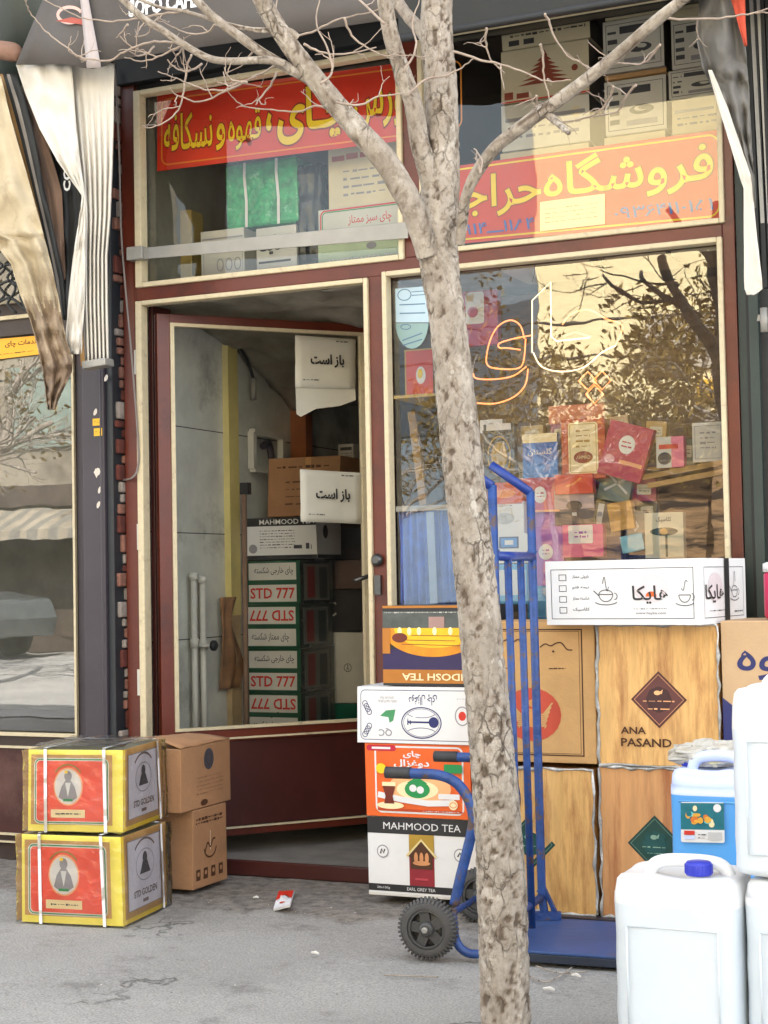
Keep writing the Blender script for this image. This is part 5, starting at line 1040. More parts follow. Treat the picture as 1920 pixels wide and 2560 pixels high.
# ------------------------------------------------------------------ jerrycans
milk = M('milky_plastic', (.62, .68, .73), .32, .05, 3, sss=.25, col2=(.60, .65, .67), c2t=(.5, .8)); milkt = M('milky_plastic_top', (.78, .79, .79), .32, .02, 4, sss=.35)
capb = M('cap_blue', hx('#2a36b0'), .4, .08)
def jug(x0, x1, y0, y1, z0, h, bm, tm, label, cap=(.62, .3), capm=capb, level=.80, group=None, ridges=False, hmat=None):
    cx, cy = (x0+x1)/2, (y0+y1)/2; w, d = (x1-x0)/2, (y1-y0)/2
    t = thing('jerrycan', label, 'jerrycan', (cx, cy, z0), group)
    def sect(k, z, n=48, p=4.5, dx=0):
        r = []
        for i in range(n):
            a = 2*pi*(i+.5)/n; c, s = cos(a), sin(a); r.append(V((cx+dx+w*k*math.copysign(abs(c)**(2/p), c), cy+d*k*math.copysign(abs(s)**(2/p), s), z)))
        return r
    prof = [(.90, 0), (.975, .012), (.99, .04), (.985, .10), (.995, .20), (.985, .35), (.995, .5), (.985, .65), (1.0, level), (.995, level+.05), (.985, .90), (.955, .945), (.90, .968), (.80, .975), (.5, .965), (.0, .95)]
    m_ = MB(); S = [sect(k, z0+h*z) for k, z in prof]
    for r in S: r.append(r[0])
    # waviness of the upper rim, like a moulded can
    for j in range(11, 15):
        for i, p in enumerate(S[j]): p.z += .012*h/.4*abs(sin(2*math.atan2(p.y-cy, p.x-cx)))
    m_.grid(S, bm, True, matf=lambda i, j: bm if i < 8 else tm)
    m_.add([p for p in S[0][:-1]], [tuple(reversed(range(48)))], bm)
    if ridges:
        for zz_ in (.13, .30, .83): m_.tube([V((cx-w*.72, y0+.002, z0+h*zz_)), V((cx+w*.72, y0+.002, z0+h*zz_))], .0035, bm, 8)
    m_.build('body', t)
    if not ridges:
        m_ = MB()
        for v_ in (.12, .72): m_.tube([V((cx-w*.7, y0+.0015, z0+h*v_)), V((cx+w*.7, y0+.0015, z0+h*v_))], .0022, bm, 8)
        for k_ in (-1, 1): m_.tube([V((cx+k_*w*.7, y0+.0015, z0+h*.12)), V((cx+k_*w*.7, y0+.0015, z0+h*.72))], .0022, bm, 8)
        m_.build('moulded_panel', t)
    hm = hmat or tm; m_ = MB(); q = smooth([V((cx-w*.55, cy, z0+h*.95)), V((cx-w*.45, cy, z0+h*1.03)), V((cx-w*.1, cy, z0+h*1.06)), V((cx+w*.55, cy, z0+h*1.05)), V((cx+w*.75, cy, z0+h*.96))], 6)
    m_.tube(q, .016, hm, 14); m_.build('handle', t)
    kx, ky = cx-w+2*w*cap[0], cy-d+2*d*cap[1]; m_ = MB(); m_.lathe((kx, ky, z0+h*.95), (0, 0, 1), [(.032, 0), (.028, .012), (.025, .022)], tm, 20); m_.build('neck', t)
    m_ = MB(); m_.lathe((kx, ky, z0+h*.95+.022), (0, 0, 1), [(.030, 0), (.031, .004), (.031, .026), (.027, .031), (0, .032)], capm, 28)
    for i in range(24): a = 2*pi*i/24; m_.box((kx+.031*cos(a)-.0015, ky+.031*sin(a)-.0015, z0+h*.95+.026), (kx+.031*cos(a)+.0015, ky+.031*sin(a)+.0015, z0+h*.95+.047), capm)
    m_.build('cap', t); return t
xa = F(1524, 2300, -1.62).x; xb = F(1848, 2300, -1.62).x; zt = F(1600, 2185, -1.55).z
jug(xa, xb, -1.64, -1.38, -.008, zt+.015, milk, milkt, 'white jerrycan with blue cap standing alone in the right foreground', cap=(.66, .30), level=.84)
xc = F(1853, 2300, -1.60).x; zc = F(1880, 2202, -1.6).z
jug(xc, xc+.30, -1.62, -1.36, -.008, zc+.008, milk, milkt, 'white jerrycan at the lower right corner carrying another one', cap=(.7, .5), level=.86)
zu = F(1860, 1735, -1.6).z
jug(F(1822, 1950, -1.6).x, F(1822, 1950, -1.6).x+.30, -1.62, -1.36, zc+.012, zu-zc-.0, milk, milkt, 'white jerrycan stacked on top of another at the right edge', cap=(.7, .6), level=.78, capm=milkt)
yb = -.86; bx0 = F(1669, 2050, yb).x; bx1 = F(1846, 2050, yb).x+.03; bz0 = .035; bh = F(1740, 1925, yb).z-bz0
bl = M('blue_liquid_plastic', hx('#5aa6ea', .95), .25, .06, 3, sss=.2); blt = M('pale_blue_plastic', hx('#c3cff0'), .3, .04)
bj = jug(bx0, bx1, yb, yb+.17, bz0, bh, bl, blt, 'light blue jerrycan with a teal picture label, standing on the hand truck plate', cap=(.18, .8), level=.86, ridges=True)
m_ = MB(); q = [F(1703, 2105, yb-.004), F(1812, 2107, yb-.004), F(1810, 2006, yb-.004), F(1702, 2005, yb-.004)]; f = Face(m_, *q); f.rrect(0, 0, 1, 1, .005, white).up(); f.rect(0.0, .32, 1, .98, teal).up()
rn = random.Random(4)
for i in range(16): f.ell(.16+.66*rn.random(), .45+.42*rn.random(), .05+.05*rn.random(), .04+.05*rn.random(), rn.choice([M('fruit_gold', hx('#d8a03a'), .4), M('bubble_cyan', hx('#5cc0c8'), .4), M('fruit_pale', hx('#e6d5a8'), .4), teal, M('fruit_orange', hx('#d0702c'), .4)]), 12); f.off += .00012
f.ell(.85, .86, .09, .10, white); f.rect(.08, .19, .32, .29, red); f.rect(.08, .08, .32, .17, M('pale_blue_plastic', hx('#c3cff0'))); f.scrib(.40, .08, .58, .24, ink, 2, 3, .5); f.rect(.63, .07, .94, .26, M('light_grey_label', (.5, .5, .5), .5, .1))
m_.build('label', bj, solid=.001)
# crumpled bag
m_ = MB(); bc_ = F(1772, 1900, -.74); P_ = []
for j in range(25):
    r = []
    for i in range(49):
        a = 2*pi*i/48; b = pi*j/24-pi/2; p = V((cos(b)*cos(a), cos(b)*sin(a), sin(b))); k = 1+.30*noise.noise(p*2.2)+.20*(.5-abs(noise.noise(p*5)))+.08*noise.noise(p*12)
        q = V((p.x*.115*k, p.y*.075*k, p.z*.04*k)); r.append(V((bc_.x, -.70, bz0+bh+.025))+V((q.x, q.y, max(-.028, q.z))))
    r[-1] = r[0]; P_.append(r)
m_.grid(P_, M('crumpled_film', hx('#b9b6ac'), .3, .15, 10, .9, 22, spec=.7, col2=hx('#d8cf9a'), c2t=(.6, .66)), False); tag(m_.build('plastic_bag'), 'crumpled clear whitish plastic bag lying on top of the blue jerrycan', 'bag')

# ------------------------------------------------------------------ bare tree
def barkmat():
    m = bpy.data.materials.new('pale_bark'); m.use_nodes = True; nt = m.node_tree; N = nt.nodes; L = nt.links; b = N['Principled BSDF']
    tc = N.new('ShaderNodeTexCoord')
    def noi(s, st, d=7, r=.65):
        mp = N.new('ShaderNodeMapping'); mp.inputs['Scale'].default_value = st; L.new(tc.outputs['Object'], mp.inputs[0]); n = N.new('ShaderNodeTexNoise'); n.inputs['Scale'].default_value = s; n.inputs['Detail'].default_value = d; n.inputs['Roughness'].default_value = r; L.new(mp.outputs[0], n.inputs['Vector']); return n.outputs[0]
    def mr(src, a, b_, c=0, d=1):
        n = N.new('ShaderNodeMapRange'); n.inputs[1].default_value = a; n.inputs[2].default_value = b_; n.inputs[3].default_value = c; n.inputs[4].default_value = d; L.new(src, n.inputs[0]); return n.outputs[0]
    def mix(f, a, bb):
        n = N.new('ShaderNodeMix'); n.data_type = 'RGBA'; L.new(f, n.inputs['Factor'])
        for k, x in (('A', a), ('B', bb)):
            if isinstance(x, tuple): n.inputs[k].default_value = (*x, 1)
            else: L.new(x, n.inputs[k])
        return n.outputs['Result']
    at = N.new('ShaderNodeAttribute'); at.attribute_name = 'scar'
    c = mix(mr(noi(14, (1, 1, .5)), .35, .65), hx('#857b6f'), hx('#b0a79b'))
    c = mix(mr(noi(55, (1, 1, .8), 8, .75), .50, .60, 0, .6), c, hx('#6f6355'))
    c = mix(mr(at.outputs['Fac'], .0, .45, 0, .55), c, hx('#75675a')); c = mix(mr(at.outputs['Fac'], .5, .95, 0, .8), c, hx('#54483c'))
    def crack(sc_, st, w, g0, g1, amt):
        mp = N.new('ShaderNodeMapping'); mp.inputs['Scale'].default_value = st; L.new(tc.outputs['Object'], mp.inputs[0])
        n1 = N.new('ShaderNodeTexNoise'); n1.inputs['Scale'].default_value = 30; n1.inputs['Detail'].default_value = 5; L.new(mp.outputs[0], n1.inputs['Vector'])
        vm = N.new('ShaderNodeMix'); vm.data_type = 'VECTOR'; vm.inputs['Factor'].default_value = .035; L.new(mp.outputs[0], vm.inputs['A']); L.new(n1.outputs['Color'], vm.inputs['B'])
        vo = N.new('ShaderNodeTexVoronoi'); vo.feature = 'DISTANCE_TO_EDGE'; vo.inputs['Scale'].default_value = sc_; L.new(vm.outputs['Result'], vo.inputs['Vector'])
        g = N.new('ShaderNodeMath'); g.operation = 'MULTIPLY'; L.new(mr(vo.outputs[0], 0, w, amt, 0), g.inputs[0]); L.new(mr(noi(11, (1, 1, .6), 4), g0, g1), g.inputs[1]); return g.outputs[0], vo.outputs[0]
    k1_, e1_ = crack(34, (1, 1, .55), .075, .46, .60, .75); k2_, e2_ = crack(60, (1, 1, 2.0), .08, .52, .62, .55)
    c = mix(k1_, c, hx('#453a30')); c = mix(k2_, c, hx('#5a4d41'))
    c = mix(mr(noi(26, (1, 1, .7), 5), .60, .66, 0, .45), c, hx('#c8c2b8'))
    L.new(c, b.inputs['Base Color']); b.inputs['Roughness'].default_value = .85; b.inputs['Specular IOR Level'].default_value = .2
    hh = N.new('ShaderNodeMath'); hh.operation = 'SUBTRACT'; L.new(noi(60, (1, 1, .7)), hh.inputs[0]); L.new(k1_, hh.inputs[1])
    bp = N.new('ShaderNodeBump'); bp.inputs['Strength'].default_value = .9; bp.inputs['Distance'].default_value = .005; L.new(hh.outputs[0], bp.inputs['Height']); L.new(bp.outputs[0], b.inputs['Normal'])
    return m
bark = barkmat()
tree = thing('bare_tree', 'leafless pale barked street tree with knotty scarred trunk in the centre of the pavement', 'tree', F(1268, 2640, -1.66))
def TT(px, py, hw, Y=-1.66):
    p = F(px, py, Y); k = (p-CAM).dot(FWD)/FPX; return p, hw*k
def limb(rows, Y0_, Y1_, seg, n, amp, nm, parent, knots=(), lowdark=False):
    pts = []; rd = []
    for i, (px, py, hw) in enumerate(rows):
        p, r = TT(px, py, hw, Y0_+(Y1_-Y0_)*i/(len(rows)-1)); pts.append(p); rd.append(r)
    sp = smooth(pts, n); rr_ = lerplist(rd, len(sp)); sc_ = []
    def disp(p, q, r, i, j):
        v = V((p.x*6, p.y*6, p.z*2.2))+q*1.3
        d = noise.noise(v*1.0)*.5+noise.noise(v*2.6+V((3, 1, 2)))*.35
        s1 = noise.noise(V((q.x*2.0, q.y*2.0, p.z*26)))+.6*noise.noise(V((q.x*4.5, q.y*4.5, p.z*65)))+.4*noise.noise(V((q.x*9, q.y*9, p.z*130)))
        th = .42 if not lowdark else .40-.36*max(0, min(1, (.95-p.z)/.9))*max(0, min(1, .35+noise.noise(V((q.x*1.4, q.y*1.4, p.z*2.2+4)))*1.8))
        s = max(0, min(1, (s1-th+.12)*3.2))
        for kn in knots:
            dd = (p+q*r-kn[0]); e = math.sqrt((dd.x/kn[1])**2+(dd.y/kn[1])**2+(dd.z/(kn[1]*.75))**2)
            if e < 1.4:
                if e < .75: s = max(s, 1-.2*e); d -= .5*(1-e)
                else: d += .9*(1.4-e); s = min(s, .15)
        sc_.append(s); return r*(1+amp*d)-r*.10*s*min(1, amp*12)+ (r*.05*noise.noise(V((q.x*5, q.y*5, p.z*45)))+r*.03*noise.noise(V((q.x*11, q.y*11, p.z*100))) if amp > .04 else 0)
    m_ = MB(); m_.tube(sp, rr_, bark, seg, True, True, disp); o = m_.build(nm, parent)
    at = o.data.attributes.new('scar', 'FLOAT', 'POINT'); at.data.foreach_set('value', sc_); return o, sp
kn = [(TT(px, py, 0, -1.66-.05)[0], r) for px, py, r in ((1217, 1851, .022), (1185, 1470, .016), (1162, 1365, .010), (1178, 1250, .020), (1195, 1790, .008), (1240, 2010, .012), (1120, 700, .012), (1165, 1470, .01), (1150, 900, .012), (1270, 2300, .016), (1235, 2130, .012), (1205, 1600, .012))]
trunk, _ = limb([(1268, 2720, 66), (1265, 2560, 63), (1258, 2350, 62), (1253, 2199, 62), (1240, 2000, 59), (1228, 1851, 56), (1208, 1650, 54), (1194, 1504, 52), (1176, 1330, 50), (1157, 1157, 50), (1140, 1000, 48), (1120, 810, 45), (1102, 690, 48), (1094, 600, 52), (1098, 520, 50), (1104, 430, 46), (1104, 300, 42), (1100, 200, 41), (1092, 100, 40), (1092, 0, 39), (1095, -160, 36)], -1.66, -1.62, 72, 26, .085, 'trunk', tree, kn, True)
LIMBS = [([(1072, 640, 30), (1045, 555, 31), (1012, 482, 32), (965, 405, 31), (900, 330, 29), (840, 262, 27), (775, 180, 25), (715, 100, 23), (665, 20, 23), (625, -70, 21)], -1.67, -1.95, .06),
 ([(1092, 520, 26), (1070, 430, 26), (1048, 350, 25), (1033, 260, 23), (1005, 180, 22), (978, 90, 20), (962, 0, 19), (955, -90, 17)], -1.64, -1.8, .06),
 ([(1095, 170, 16), (1062, 90, 16), (1020, 40, 15), (985, -10, 14), (950, -60, 12)], -1.62, -1.5, .05),
 ([(1150, 610, 12), (1158, 540, 14), (1165, 490, 13), (1190, 435, 15), (1238, 370, 16), (1310, 312, 17), (1390, 255, 17), (1475, 192, 16), (1560, 122, 15), (1640, 52, 15), (1705, 0, 13), (1770, -50, 12)], -1.66, -1.95, .05),
 ([(790, 215, 13), (770, 197, 14), (706, 162, 13), (650, 128, 12), (600, 92, 12), (538, 46, 11), (492, 0, 11), (465, -40, 10)], -1.82, -2.05, .04),
 ([(712, 160, 10), (665, 150, 10), (579, 153, 9), (521, 145, 9), (457, 110, 9), (405, 75, 9), (359, 46, 9), (300, -8, 8)], -1.90, -2.05, .04),
 ([(745, 95, 9), (718, 76, 8), (660, 76, 7), (608, 70, 6), (540, 52, 5), (463, 29, 5), (400, 18, 4), (330, -10, 4)], -1.88, -2.0, .03),
 ([(1318, 312, 8), (1345, 272, 10), (1383, 298, 10), (1422, 333, 6)], -1.76, -1.84, .05)]
for rows, a, b, amp in LIMBS: limb(rows, a, b, 20, 14, amp, 'limb', tree)
TW = [[(70, 18), (75, 32), (100, 62), (130, 92), (170, 122), (200, 142), (240, 150), (275, 150), (310, 130), (350, 112), (400, 104), (450, 108)], [(170, 126), (190, 140), (215, 152)], [(105, -4), (150, 20), (200, 42), (250, 52), (310, 52), (360, 42), (420, 32), (470, 28)],
 [(310, 142), (345, 152), (380, 148), (430, 125), (462, 108)], [(325, 128), (345, 140), (370, 132), (385, 115)], [(355, 313), (380, 318), (420, 300), (445, 275), (458, 240), (463, 200), (470, 160), (480, 138)], [(395, 180), (440, 195), (475, 210), (520, 225), (580, 220), (640, 190), (692, 162)], [(420, 150), (440, 170), (470, 178), (505, 160)],
 [(425, 220), (445, 238), (500, 255), (560, 230), (610, 205), (640, 190)], [(600, 265), (680, 275), (740, 280), (800, 265), (870, 300)], [(640, 262), (650, 245), (675, 215), (692, 180)], [(725, 92), (780, 80), (830, 55), (880, 40), (930, 30), (968, 20)], [(860, 45), (880, 90), (920, 120), (960, 140), (990, 150)], [(760, 110), (800, 130), (860, 135), (940, 118)],
 [(1132, 128), (1200, 150), (1270, 165), (1330, 190), (1380, 205), (1425, 200)], [(1362, 33), (1375, 60), (1390, 100), (1420, 140), (1450, 155), (1482, 172)], [(1350, 110), (1358, 140), (1360, 190), (1370, 230), (1378, 262)], [(1215, 70), (1215, 110), (1228, 150), (1262, 182)], [(1640, 45), (1720, 48), (1800, 45), (1870, 35), (1930, 20)], [(1535, 215), (1520, 250), (1495, 280), (1450, 300), (1400, 305)],
 [(1020, 240), (1060, 200), (1110, 190), (1155, 170), (1182, 145)], [(1650, 110), (1620, 150), (1590, 160), (1530, 158)], [(840, 255), (900, 262), (950, 240), (1010, 235)], [(1590, 212), (1560, 250), (1540, 280), (1480, 292)], [(1340, 240), (1345, 262), (1370, 300)], [(610, 200), (570, 215), (560, 180)], [(560, 170), (580, 200), (620, 205)], [(455, 105), (452, 125), (440, 140)], [(350, 45), (375, 65), (370, 85), (345, 92)], [(320, 60), (305, 80), (290, 95)], [(740, 130), (700, 60), (690, 20), (695, -20)], [(800, 210), (830, 180), (820, 120), (790, 60), (800, 0)], [(960, 60), (900, 0), (870, -30)], [(1010, 180), (1040, 120), (1030, 60), (1050, 0)], [(1040, 300), (1000, 225), (985, 160), (990, 100)], [(1200, 435), (1205, 400), (1185, 370)], [(540, 60), (520, 80), (480, 85), (440, 70)], [(640, 120), (610, 150), (560, 158)]]
twm = M('twig_bark', hx('#9a8a7c'), .8, .25, 30); cr = MB(); rn = random.Random(21)
def twig(P_, r0, depth=0):
    q = smooth(P_, 4); n = len(q); q = [p+V((rn.uniform(-1, 1), rn.uniform(-1, 1), rn.uniform(-1, 1)))*.0016 for p in q]
    cr.tube(q, [r0*(1-.6*i/n) for i in range(n)], twm, 6)
    if depth < 2:
        for k in range(2 if depth == 0 else 1):
            i = rn.randint(n//5, n-2); p = q[i]; d = (q[min(i+1, n-1)]-q[i-1]).normalized(); s = V((rn.uniform(-1, 1), rn.uniform(-.7, .7), rn.uniform(-.6, 1))); s = (s-d*s.dot(d)*.3).normalized()
            L_ = rn.uniform(.03, .10)*(1 if depth == 0 else .6); e = p+(d*.7+s).normalized()*L_; m2 = (p+e)/2+V((rn.uniform(-.01, .01), 0, rn.uniform(-.01, .01))); twig([p, m2, e], r0*.55, depth+1)
for t in TW:
    y0 = rn.uniform(-2.0, -1.8) if t[0][0] < 1000 else rn.uniform(-1.85, -1.7)
    P_ = [F(px, py, y0+.12*sin(i*.5)*.3+.01*i) for i, (px, py) in enumerate(t)]
    if t[0][0] < 700 and t[0][0] < t[-1][0]: P_ = P_[::-1]
    twig(P_, .0033)
o = cr.build('crown', tree)

# ------------------------------------------------------------------ litter
m_ = MB(); q = [G(683, 2272, .004), G(724, 2262, .03), G(735, 2226, .012), G(697, 2228, .03)]; m_.add([*q, *[p-V((0, -.004, .008)) for p in q]], [(0, 1, 2, 3), (7, 6, 5, 4), (0, 4, 5, 1), (1, 5, 6, 2), (2, 6, 7, 3), (3, 7, 4, 0)], white); f = Face(m_, *q); f.poly([(.0, .45), (.5, .75), (1, .45), (1, 1), (0, 1)], red); f.scrib(.3, .2, .7, .4, red, 1, 2)
tag(m_.build('cigarette_pack'), 'crushed red and white cigarette pack lying on the pavement before the door', 'cigarette pack')
for i, (px, py, w, lb) in enumerate(((788, 2384, .03, 'tiny scrap of white paper on the asphalt left of the truck wheel'), (1372, 2474, .032, 'small white cigarette stub on the asphalt right of the tree foot'), (640, 2245, .02, 'small pale pebble beside the crushed cigarette pack'), (1440, 2440, .03, 'small torn white scrap in front of the toe plate'))):
    c = G(px, py, .0); m_ = MB(); a = rn.uniform(-.4, .4); d = V((cos(a), sin(a), 0)); m_.tube([c-d*w/2+V((0, 0, .001)), c+d*w*.1+V((0, 0, .004)), c+d*w/2+V((0, 0, .001))], [.003, .005, .003], offwhite, 6, False); tag(m_.build('litter'), lb, 'litter')
for i, (pp_, lb) in enumerate((([(960, 2438), (1030, 2440), (1096, 2442)], 'straight dry stick lying on the asphalt under the truck wheel'), ([(1310, 2432), (1360, 2455), (1400, 2440), (1430, 2418)], 'thin curled dry twig on the asphalt beside the tree foot'), ([(1340, 2415), (1400, 2432), (1470, 2428)], 'short dry twig close to the toe plate edge'))):
    m_ = MB(); m_.tube(smooth([G(*p, -.002) for p in pp_], 4), .0022, bark, 6); tag(m_.build('dry_twig'), lb, 'twig')
gv = MB()
for k in range(500):
    x = rn.uniform(-4.4, -1.0); y = -.50+rn.gauss(0, .10) if k < 330 else rn.uniform(-1.9, -.2); s = rn.uniform(.0012, .0035); c = V((x, y, gz(x, y)+s*.3)); gv.lathe(c, (rn.uniform(-1, 1), rn.uniform(-1, 1), 1), [(0, -s), (s*rn.uniform(.6, 1.2), 0), (0, s*rn.uniform(.5, .9))], M('grit_grey', (.25, .235, .215), .9, .3, 40) if k % 3 else M('grit_pale', (.42, .39, .35), .9, .2, 40), 5, False)
struct(gv.build('gravel'), 'stuff')

# ------------------------------------------------------------------ the street behind the camera (seen in the window glass)
gold_wall = M('ochre_stone_wall', hx('#e2d2a4', 1.0), .8, .12, .6, .1, 4); greyb = M('blue_grey_facade', hx('#66727b'), .7, .2, .5); palew = M('pale_plaster', hx('#b5ac9c'), .8, .15, .8)
ledger = M('dark_ledger_stone', hx('#84694a'), .8, .5, 5, .2, 10, stretch=(.5, 1, 4), col2=hx('#33281d'), c2t=(.5, .56))
YO = -16.0
b1 = thing('ochre_building', 'sunlit ochre stone building across the street, mirrored in the display window', 'building', (-1, YO, 0))
m_ = MB(); m_.box((-7.15, YO-6, 3.2), (6, YO, 7.6), gold_wall); m_.build('wall', b1)
m_ = MB(); m_.box((-7.15, YO-6, 0), (6, YO-.5, 3.2), ledger)
for i in range(6): m_.box((-7.15+2.4*i, YO-.5, 0), (-6.75+2.4*i, YO-.02, 3.2), ledger)
m_.build('ground_floor', b1)
m_ = MB(); m_.box((-7.0, YO, 3.08), (6, YO+.35, 3.16), M('dark_canopy', hx('#3a3228'), .7, .2)); m_.build('canopy', b1)
m_ = MB(); m_.box((-4.9, YO+.01, 3.3), (-3.4, YO+.06, 3.7), M('shop_sign_amber', hx('#e0b030'), .5, .1)); m_.build('sign', b1)
m_ = MB(); m_.box((-5.6, YO+.01, 3.85), (-3.6, YO+.06, 4.6), palew); m_.build('sign', b1)
for i in range(3): m_ = MB(); m_.box((-2.2+2.6*i, YO+.005, 4.3), (-.9+2.6*i, YO+.05, 6.0), M('dark_window', (.05, .06, .07), .2, .1)); m_.build('window', b1)
b2 = thing('grey_building', 'blue grey building across the street beside the ochre one', 'building', (-10, YO, 0))
m_ = MB(); m_.box((-13.2, YO-7, 0), (-7.16, YO-.3, 8.5), greyb); m_.build('wall', b2)
for i in range(4): m_ = MB(); m_.box((-12.6+1.45*i, YO-.295, 3.2), (-11.7+1.45*i, YO-.26, 5.0), MATS['dark_window']); m_.build('window', b2)
palew = M('worn_beige_plaster', hx('#8f8676'), .85, .3, .9, .1, 5, col2=hx('#5c5548'), c2t=(.5, .62)); b3 = thing('pale_building', 'weathered plaster building across the street with grey green shutters and striped awning', 'building', (-18, YO, 0))
m_ = MB(); m_.box((-30, YO-7, 0), (-13.21, YO, 9), palew); m_.build('wall', b3)
for i in range(5): m_ = MB(); m_.box((-21+1.6*i, YO+.005, 3.3), (-19.8+1.6*i, YO+.06, 4.6), M('green_shutter', hx('#7f8d84'), .6, .25, 3)); m_.build('shutter', b3)
m_ = MB(); m_.box((-30, YO+.005, 2.35), (-13.3, YO+.10, 2.7), dark); m_.build('fascia', b3)
st = [palew, M('awning_stripe_grey', hx('#77736a'), .7)]; m_ = MB(); m_.grid([[(-20+.18*i, YO+.1+y_, z_) for i in range(37)] for y_, z_ in ((0, 2.3), (.9, 1.95), (.92, 1.8))], palew, False, matf=lambda i, j: st[j % 2]); m_.build('awning', b3)
m_ = MB(); m_.box((-20, YO+.005, 0), (-13.5, YO+.08, 2.3), M('dim_shop_opening', hx('#4a3f36'), .7, .4, 2)); m_.build('shop_opening', b3)
# parked car across the street
CX, CY = -16.6, -2.4
car = thing('parked_car', 'dark grey parked saloon car across the street, mirrored in the neighbouring window', 'car', (-16.6, -13.9, 0))
cp = M('car_paint', hx('#5c6264'), .25, .05, coat=.8); cg = M('car_glass', (.03, .035, .04), .05, .05)
prof = [(-2.15, .35), (-2.2, .6), (-2.1, .82), (-1.45, .93), (-.95, 1.36), (.45, 1.42), (1.15, 1.0), (2.0, .88), (2.15, .6), (2.1, .33)]
m_ = MB(); L_ = [(CX+x, -10.8+CY, z) for x, z in prof]; R_ = [(CX+x, -12.4+CY, z) for x, z in prof]; n = len(prof)
m_.add(L_+R_, [tuple(reversed(range(n))), tuple(range(n, 2*n))]+[(i, (i+1) % n, n+(i+1) % n, n+i) for i in range(n)], cp); m_.build('body', car, bevel=.05)
for q in ([(-1.3, .95), (-.88, 1.30), (-.25, 1.33), (-.25, .95)], [(-.18, .95), (-.18, 1.33), (.40, 1.34), (.95, 1.0)]): m_ = MB(); m_.add([(CX+x, -10.79+CY, z) for x, z in q], [(0, 1, 2, 3)], cg); m_.build('window', car, solid=.01)
for x in (-1.35, 1.35): 
    for y in (-10.85, -12.35): m_ = MB(); m_.lathe((CX+x, y-.1+CY, .31), (0, 1, 0), [(.0, 0), (.2, 0), (.31, .02), (.31, .18), (.2, .2), (0, .2)], rub, 28); m_.build('wheel', car)
# street trees across
m_ = MB(); m_.add([(-60, -14.5, -.002), (60, -14.5, -.002), (60, -5.7, -.002), (-60, -5.7, -.002)], [(3, 2, 1, 0)], M('pale_bounce_asphalt', (.34, .33, .31), .85, .15, 1)); struct(m_.build('road'))  # road sheet added and kept pale to bounce sunlight into the shop interior
leafm = M('dry_leaf_brown', hx('#85703a'), .8, .4, 3)
def street_tree(x, y, h, cr_, nl, label, nleaf=0, trr=.10, seed=1):
    t = thing('street_tree', label, 'tree', (x, y, 0)); rn = random.Random(seed); m_ = MB(); tw = MB(); lf = MB()
    m_.tube(smooth([(x, y, -.05), (x+.05, y, h*.25), (x-.03, y+.03, h*.5)], 6), [trr]*6+[trr*.8]*7, bark, 12); m_.build('trunk', t)
    def grow(p, d, L_, r, k):
        q = [p]; dd = d.copy()
        for i in range(4): dd = (dd+V((rn.uniform(-.3, .3), rn.uniform(-.3, .3), rn.uniform(-.2, .25)))).normalized(); q.append(q[-1]+dd*L_/4)
        tw.tube(q, [r*(1-.45*i/4) for i in range(5)], bark, 5)
        if k > 0:
            for i in range(3 if k > 1 else 4): grow(q[rn.randint(1, 4)], (dd+V((rn.uniform(-1, 1), rn.uniform(-1, 1), rn.uniform(-.5, .8)))).normalized(), L_*.68, r*.5, k-1)
        elif nleaf:
            for i in range(nleaf):
                c = q[rn.randint(1, 4)]+V((rn.gauss(0, .1), rn.gauss(0, .1), rn.gauss(0, .1))); a = V((rn.uniform(-1, 1), rn.uniform(-1, 1), rn.uniform(-1, 1))).normalized(); b_ = a.orthogonal().normalized(); s = rn.uniform(.03, .055); lf.add([c-a*s, c+b_*s*.5, c+a*s, c-b_*s*.5], [(0, 1, 2, 3)], leafm)
    for i in range(nl): a = 2*pi*i/nl; grow(V((x-.03, y+.03, h*.5-.05-rn.random()*.2)), V((cos(a)*.9, sin(a)*.9, .55)).normalized(), cr_, trr*.45, 4)
    tw.build('limbs', t)
    if nleaf: lf.build('crown', t)
street_tree(-2.75, -10.2, 4.9, 1.0, 7, 'street tree with brown dry leaves across the road, mirrored in the right of the window', 7, .055, seed=4)
street_tree(-7.6, -11.5, 3.8, 1.1, 5, 'small bare street tree across the road in front of the grey building', 2, .07, seed=6)
street_tree(-11.4, -9.0, 4.6, 1.2, 5, 'bare street tree across the road, mirrored in the neighbouring window', 1, .12, seed=9)
street_tree(-5.3, -10.8, 4.3, 1.15, 8, 'slender street tree with few dry leaves across the road before the ochre building', 4, .05, seed=12)
street_tree(-13.4, -9.6, 5.0, 1.4, 7, 'tall bare street tree across the road before the pale building', 1, .13, seed=15)
m_ = MB()
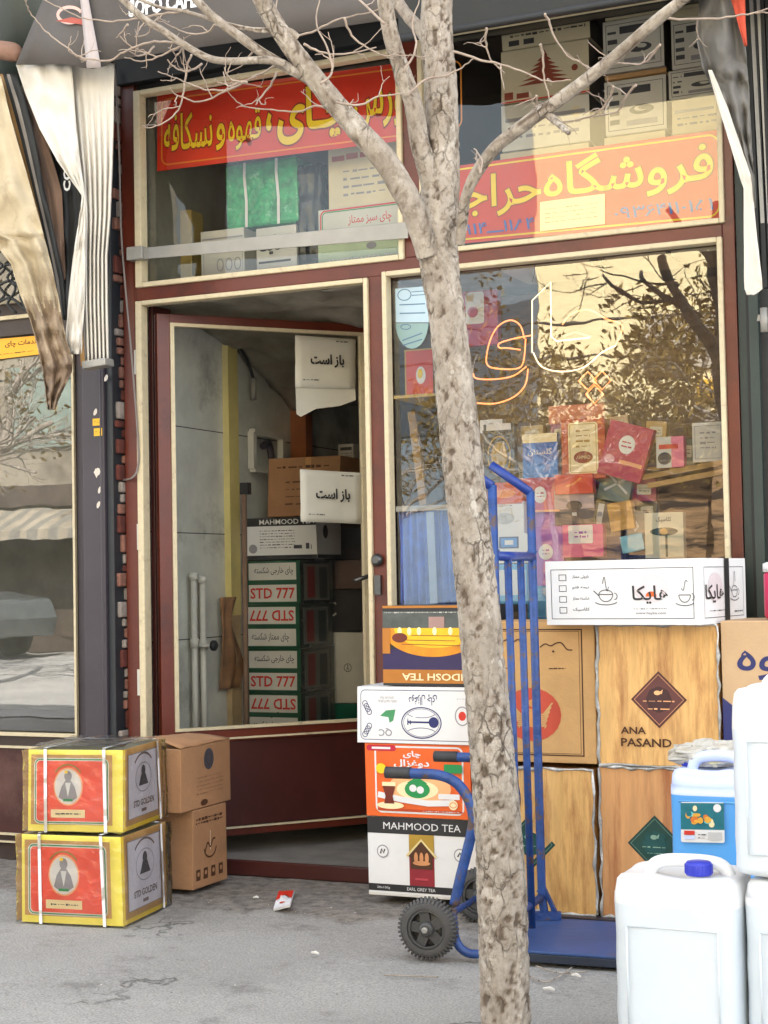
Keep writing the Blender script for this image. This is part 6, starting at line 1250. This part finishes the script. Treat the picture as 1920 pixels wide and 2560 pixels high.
for z_ in (3.9, 4.3): m_.tube([(-14+i*1.1, -12.5, z_-.3*sin(i/20*pi)) for i in range(21)], .018, blackm, 5)
tag(m_.build('power_line'), 'two sagging black power lines along the far side of the street', 'power line')
# upper storeys of the shop building keep the pavement in shade
m_ = MB(); m_.box((-9, .1, 3.9), (7, 6, 8.2), palew); m_.box((-9, 4.35, 0), (7, 6, 3.9), palew); tag(m_.build('upper_storey'), 'plain upper storey of the shop building above the awnings', 'building')

# ------------------------------------------------------------------ camera, sky, sun
cam = bpy.data.cameras.new('camera'); co = bpy.data.objects.new('camera', cam); COL.objects.link(co); sc.camera = co
cam.sensor_fit = 'VERTICAL'; cam.sensor_height = 24; cam.lens = FPX/2560*24; cam.clip_end = 500
from mathutils import Matrix
Rm = Matrix((RGT, UP, -FWD)).transposed(); co.matrix_world = Matrix.Translation(CAM) @ Rm.to_4x4()
w = bpy.data.worlds.new('World'); sc.world = w; w.use_nodes = True; nt = w.node_tree; bg = nt.nodes['Background']
sky = nt.nodes.new('ShaderNodeTexSky'); sky.sky_type = 'NISHITA'; sky.sun_disc = False; SE = radians(48); SA = radians(20)
sdir = V((sin(SA)*cos(SE), cos(SA)*cos(SE), sin(SE)))     # towards the sun, behind the shop
sky.sun_elevation = SE; sky.sun_rotation = SA; sky.air_density = 1.2; sky.dust_density = 2.5
hs = nt.nodes.new('ShaderNodeHueSaturation'); hs.inputs['Saturation'].default_value = .28; nt.links.new(sky.outputs[0], hs.inputs['Color']); nt.links.new(hs.outputs[0], bg.inputs[0]); bg.inputs[1].default_value = .15
sl = bpy.data.lights.new('sun', 'SUN'); sl.energy = 4.5; sl.angle = radians(.5); sl.color = (1, .94, .86); so = bpy.data.objects.new('sun', sl); COL.objects.link(so)
so.rotation_euler = (-sdir).to_track_quat('-Z', 'Y').to_euler()
sc.view_settings.view_transform = 'Standard'; sc.view_settings.look = 'None'; sc.view_settings.exposure = 2.62; sc.view_settings.gamma = 1
sc.cycles.max_bounces = 10; sc.cycles.transparent_max_bounces = 24
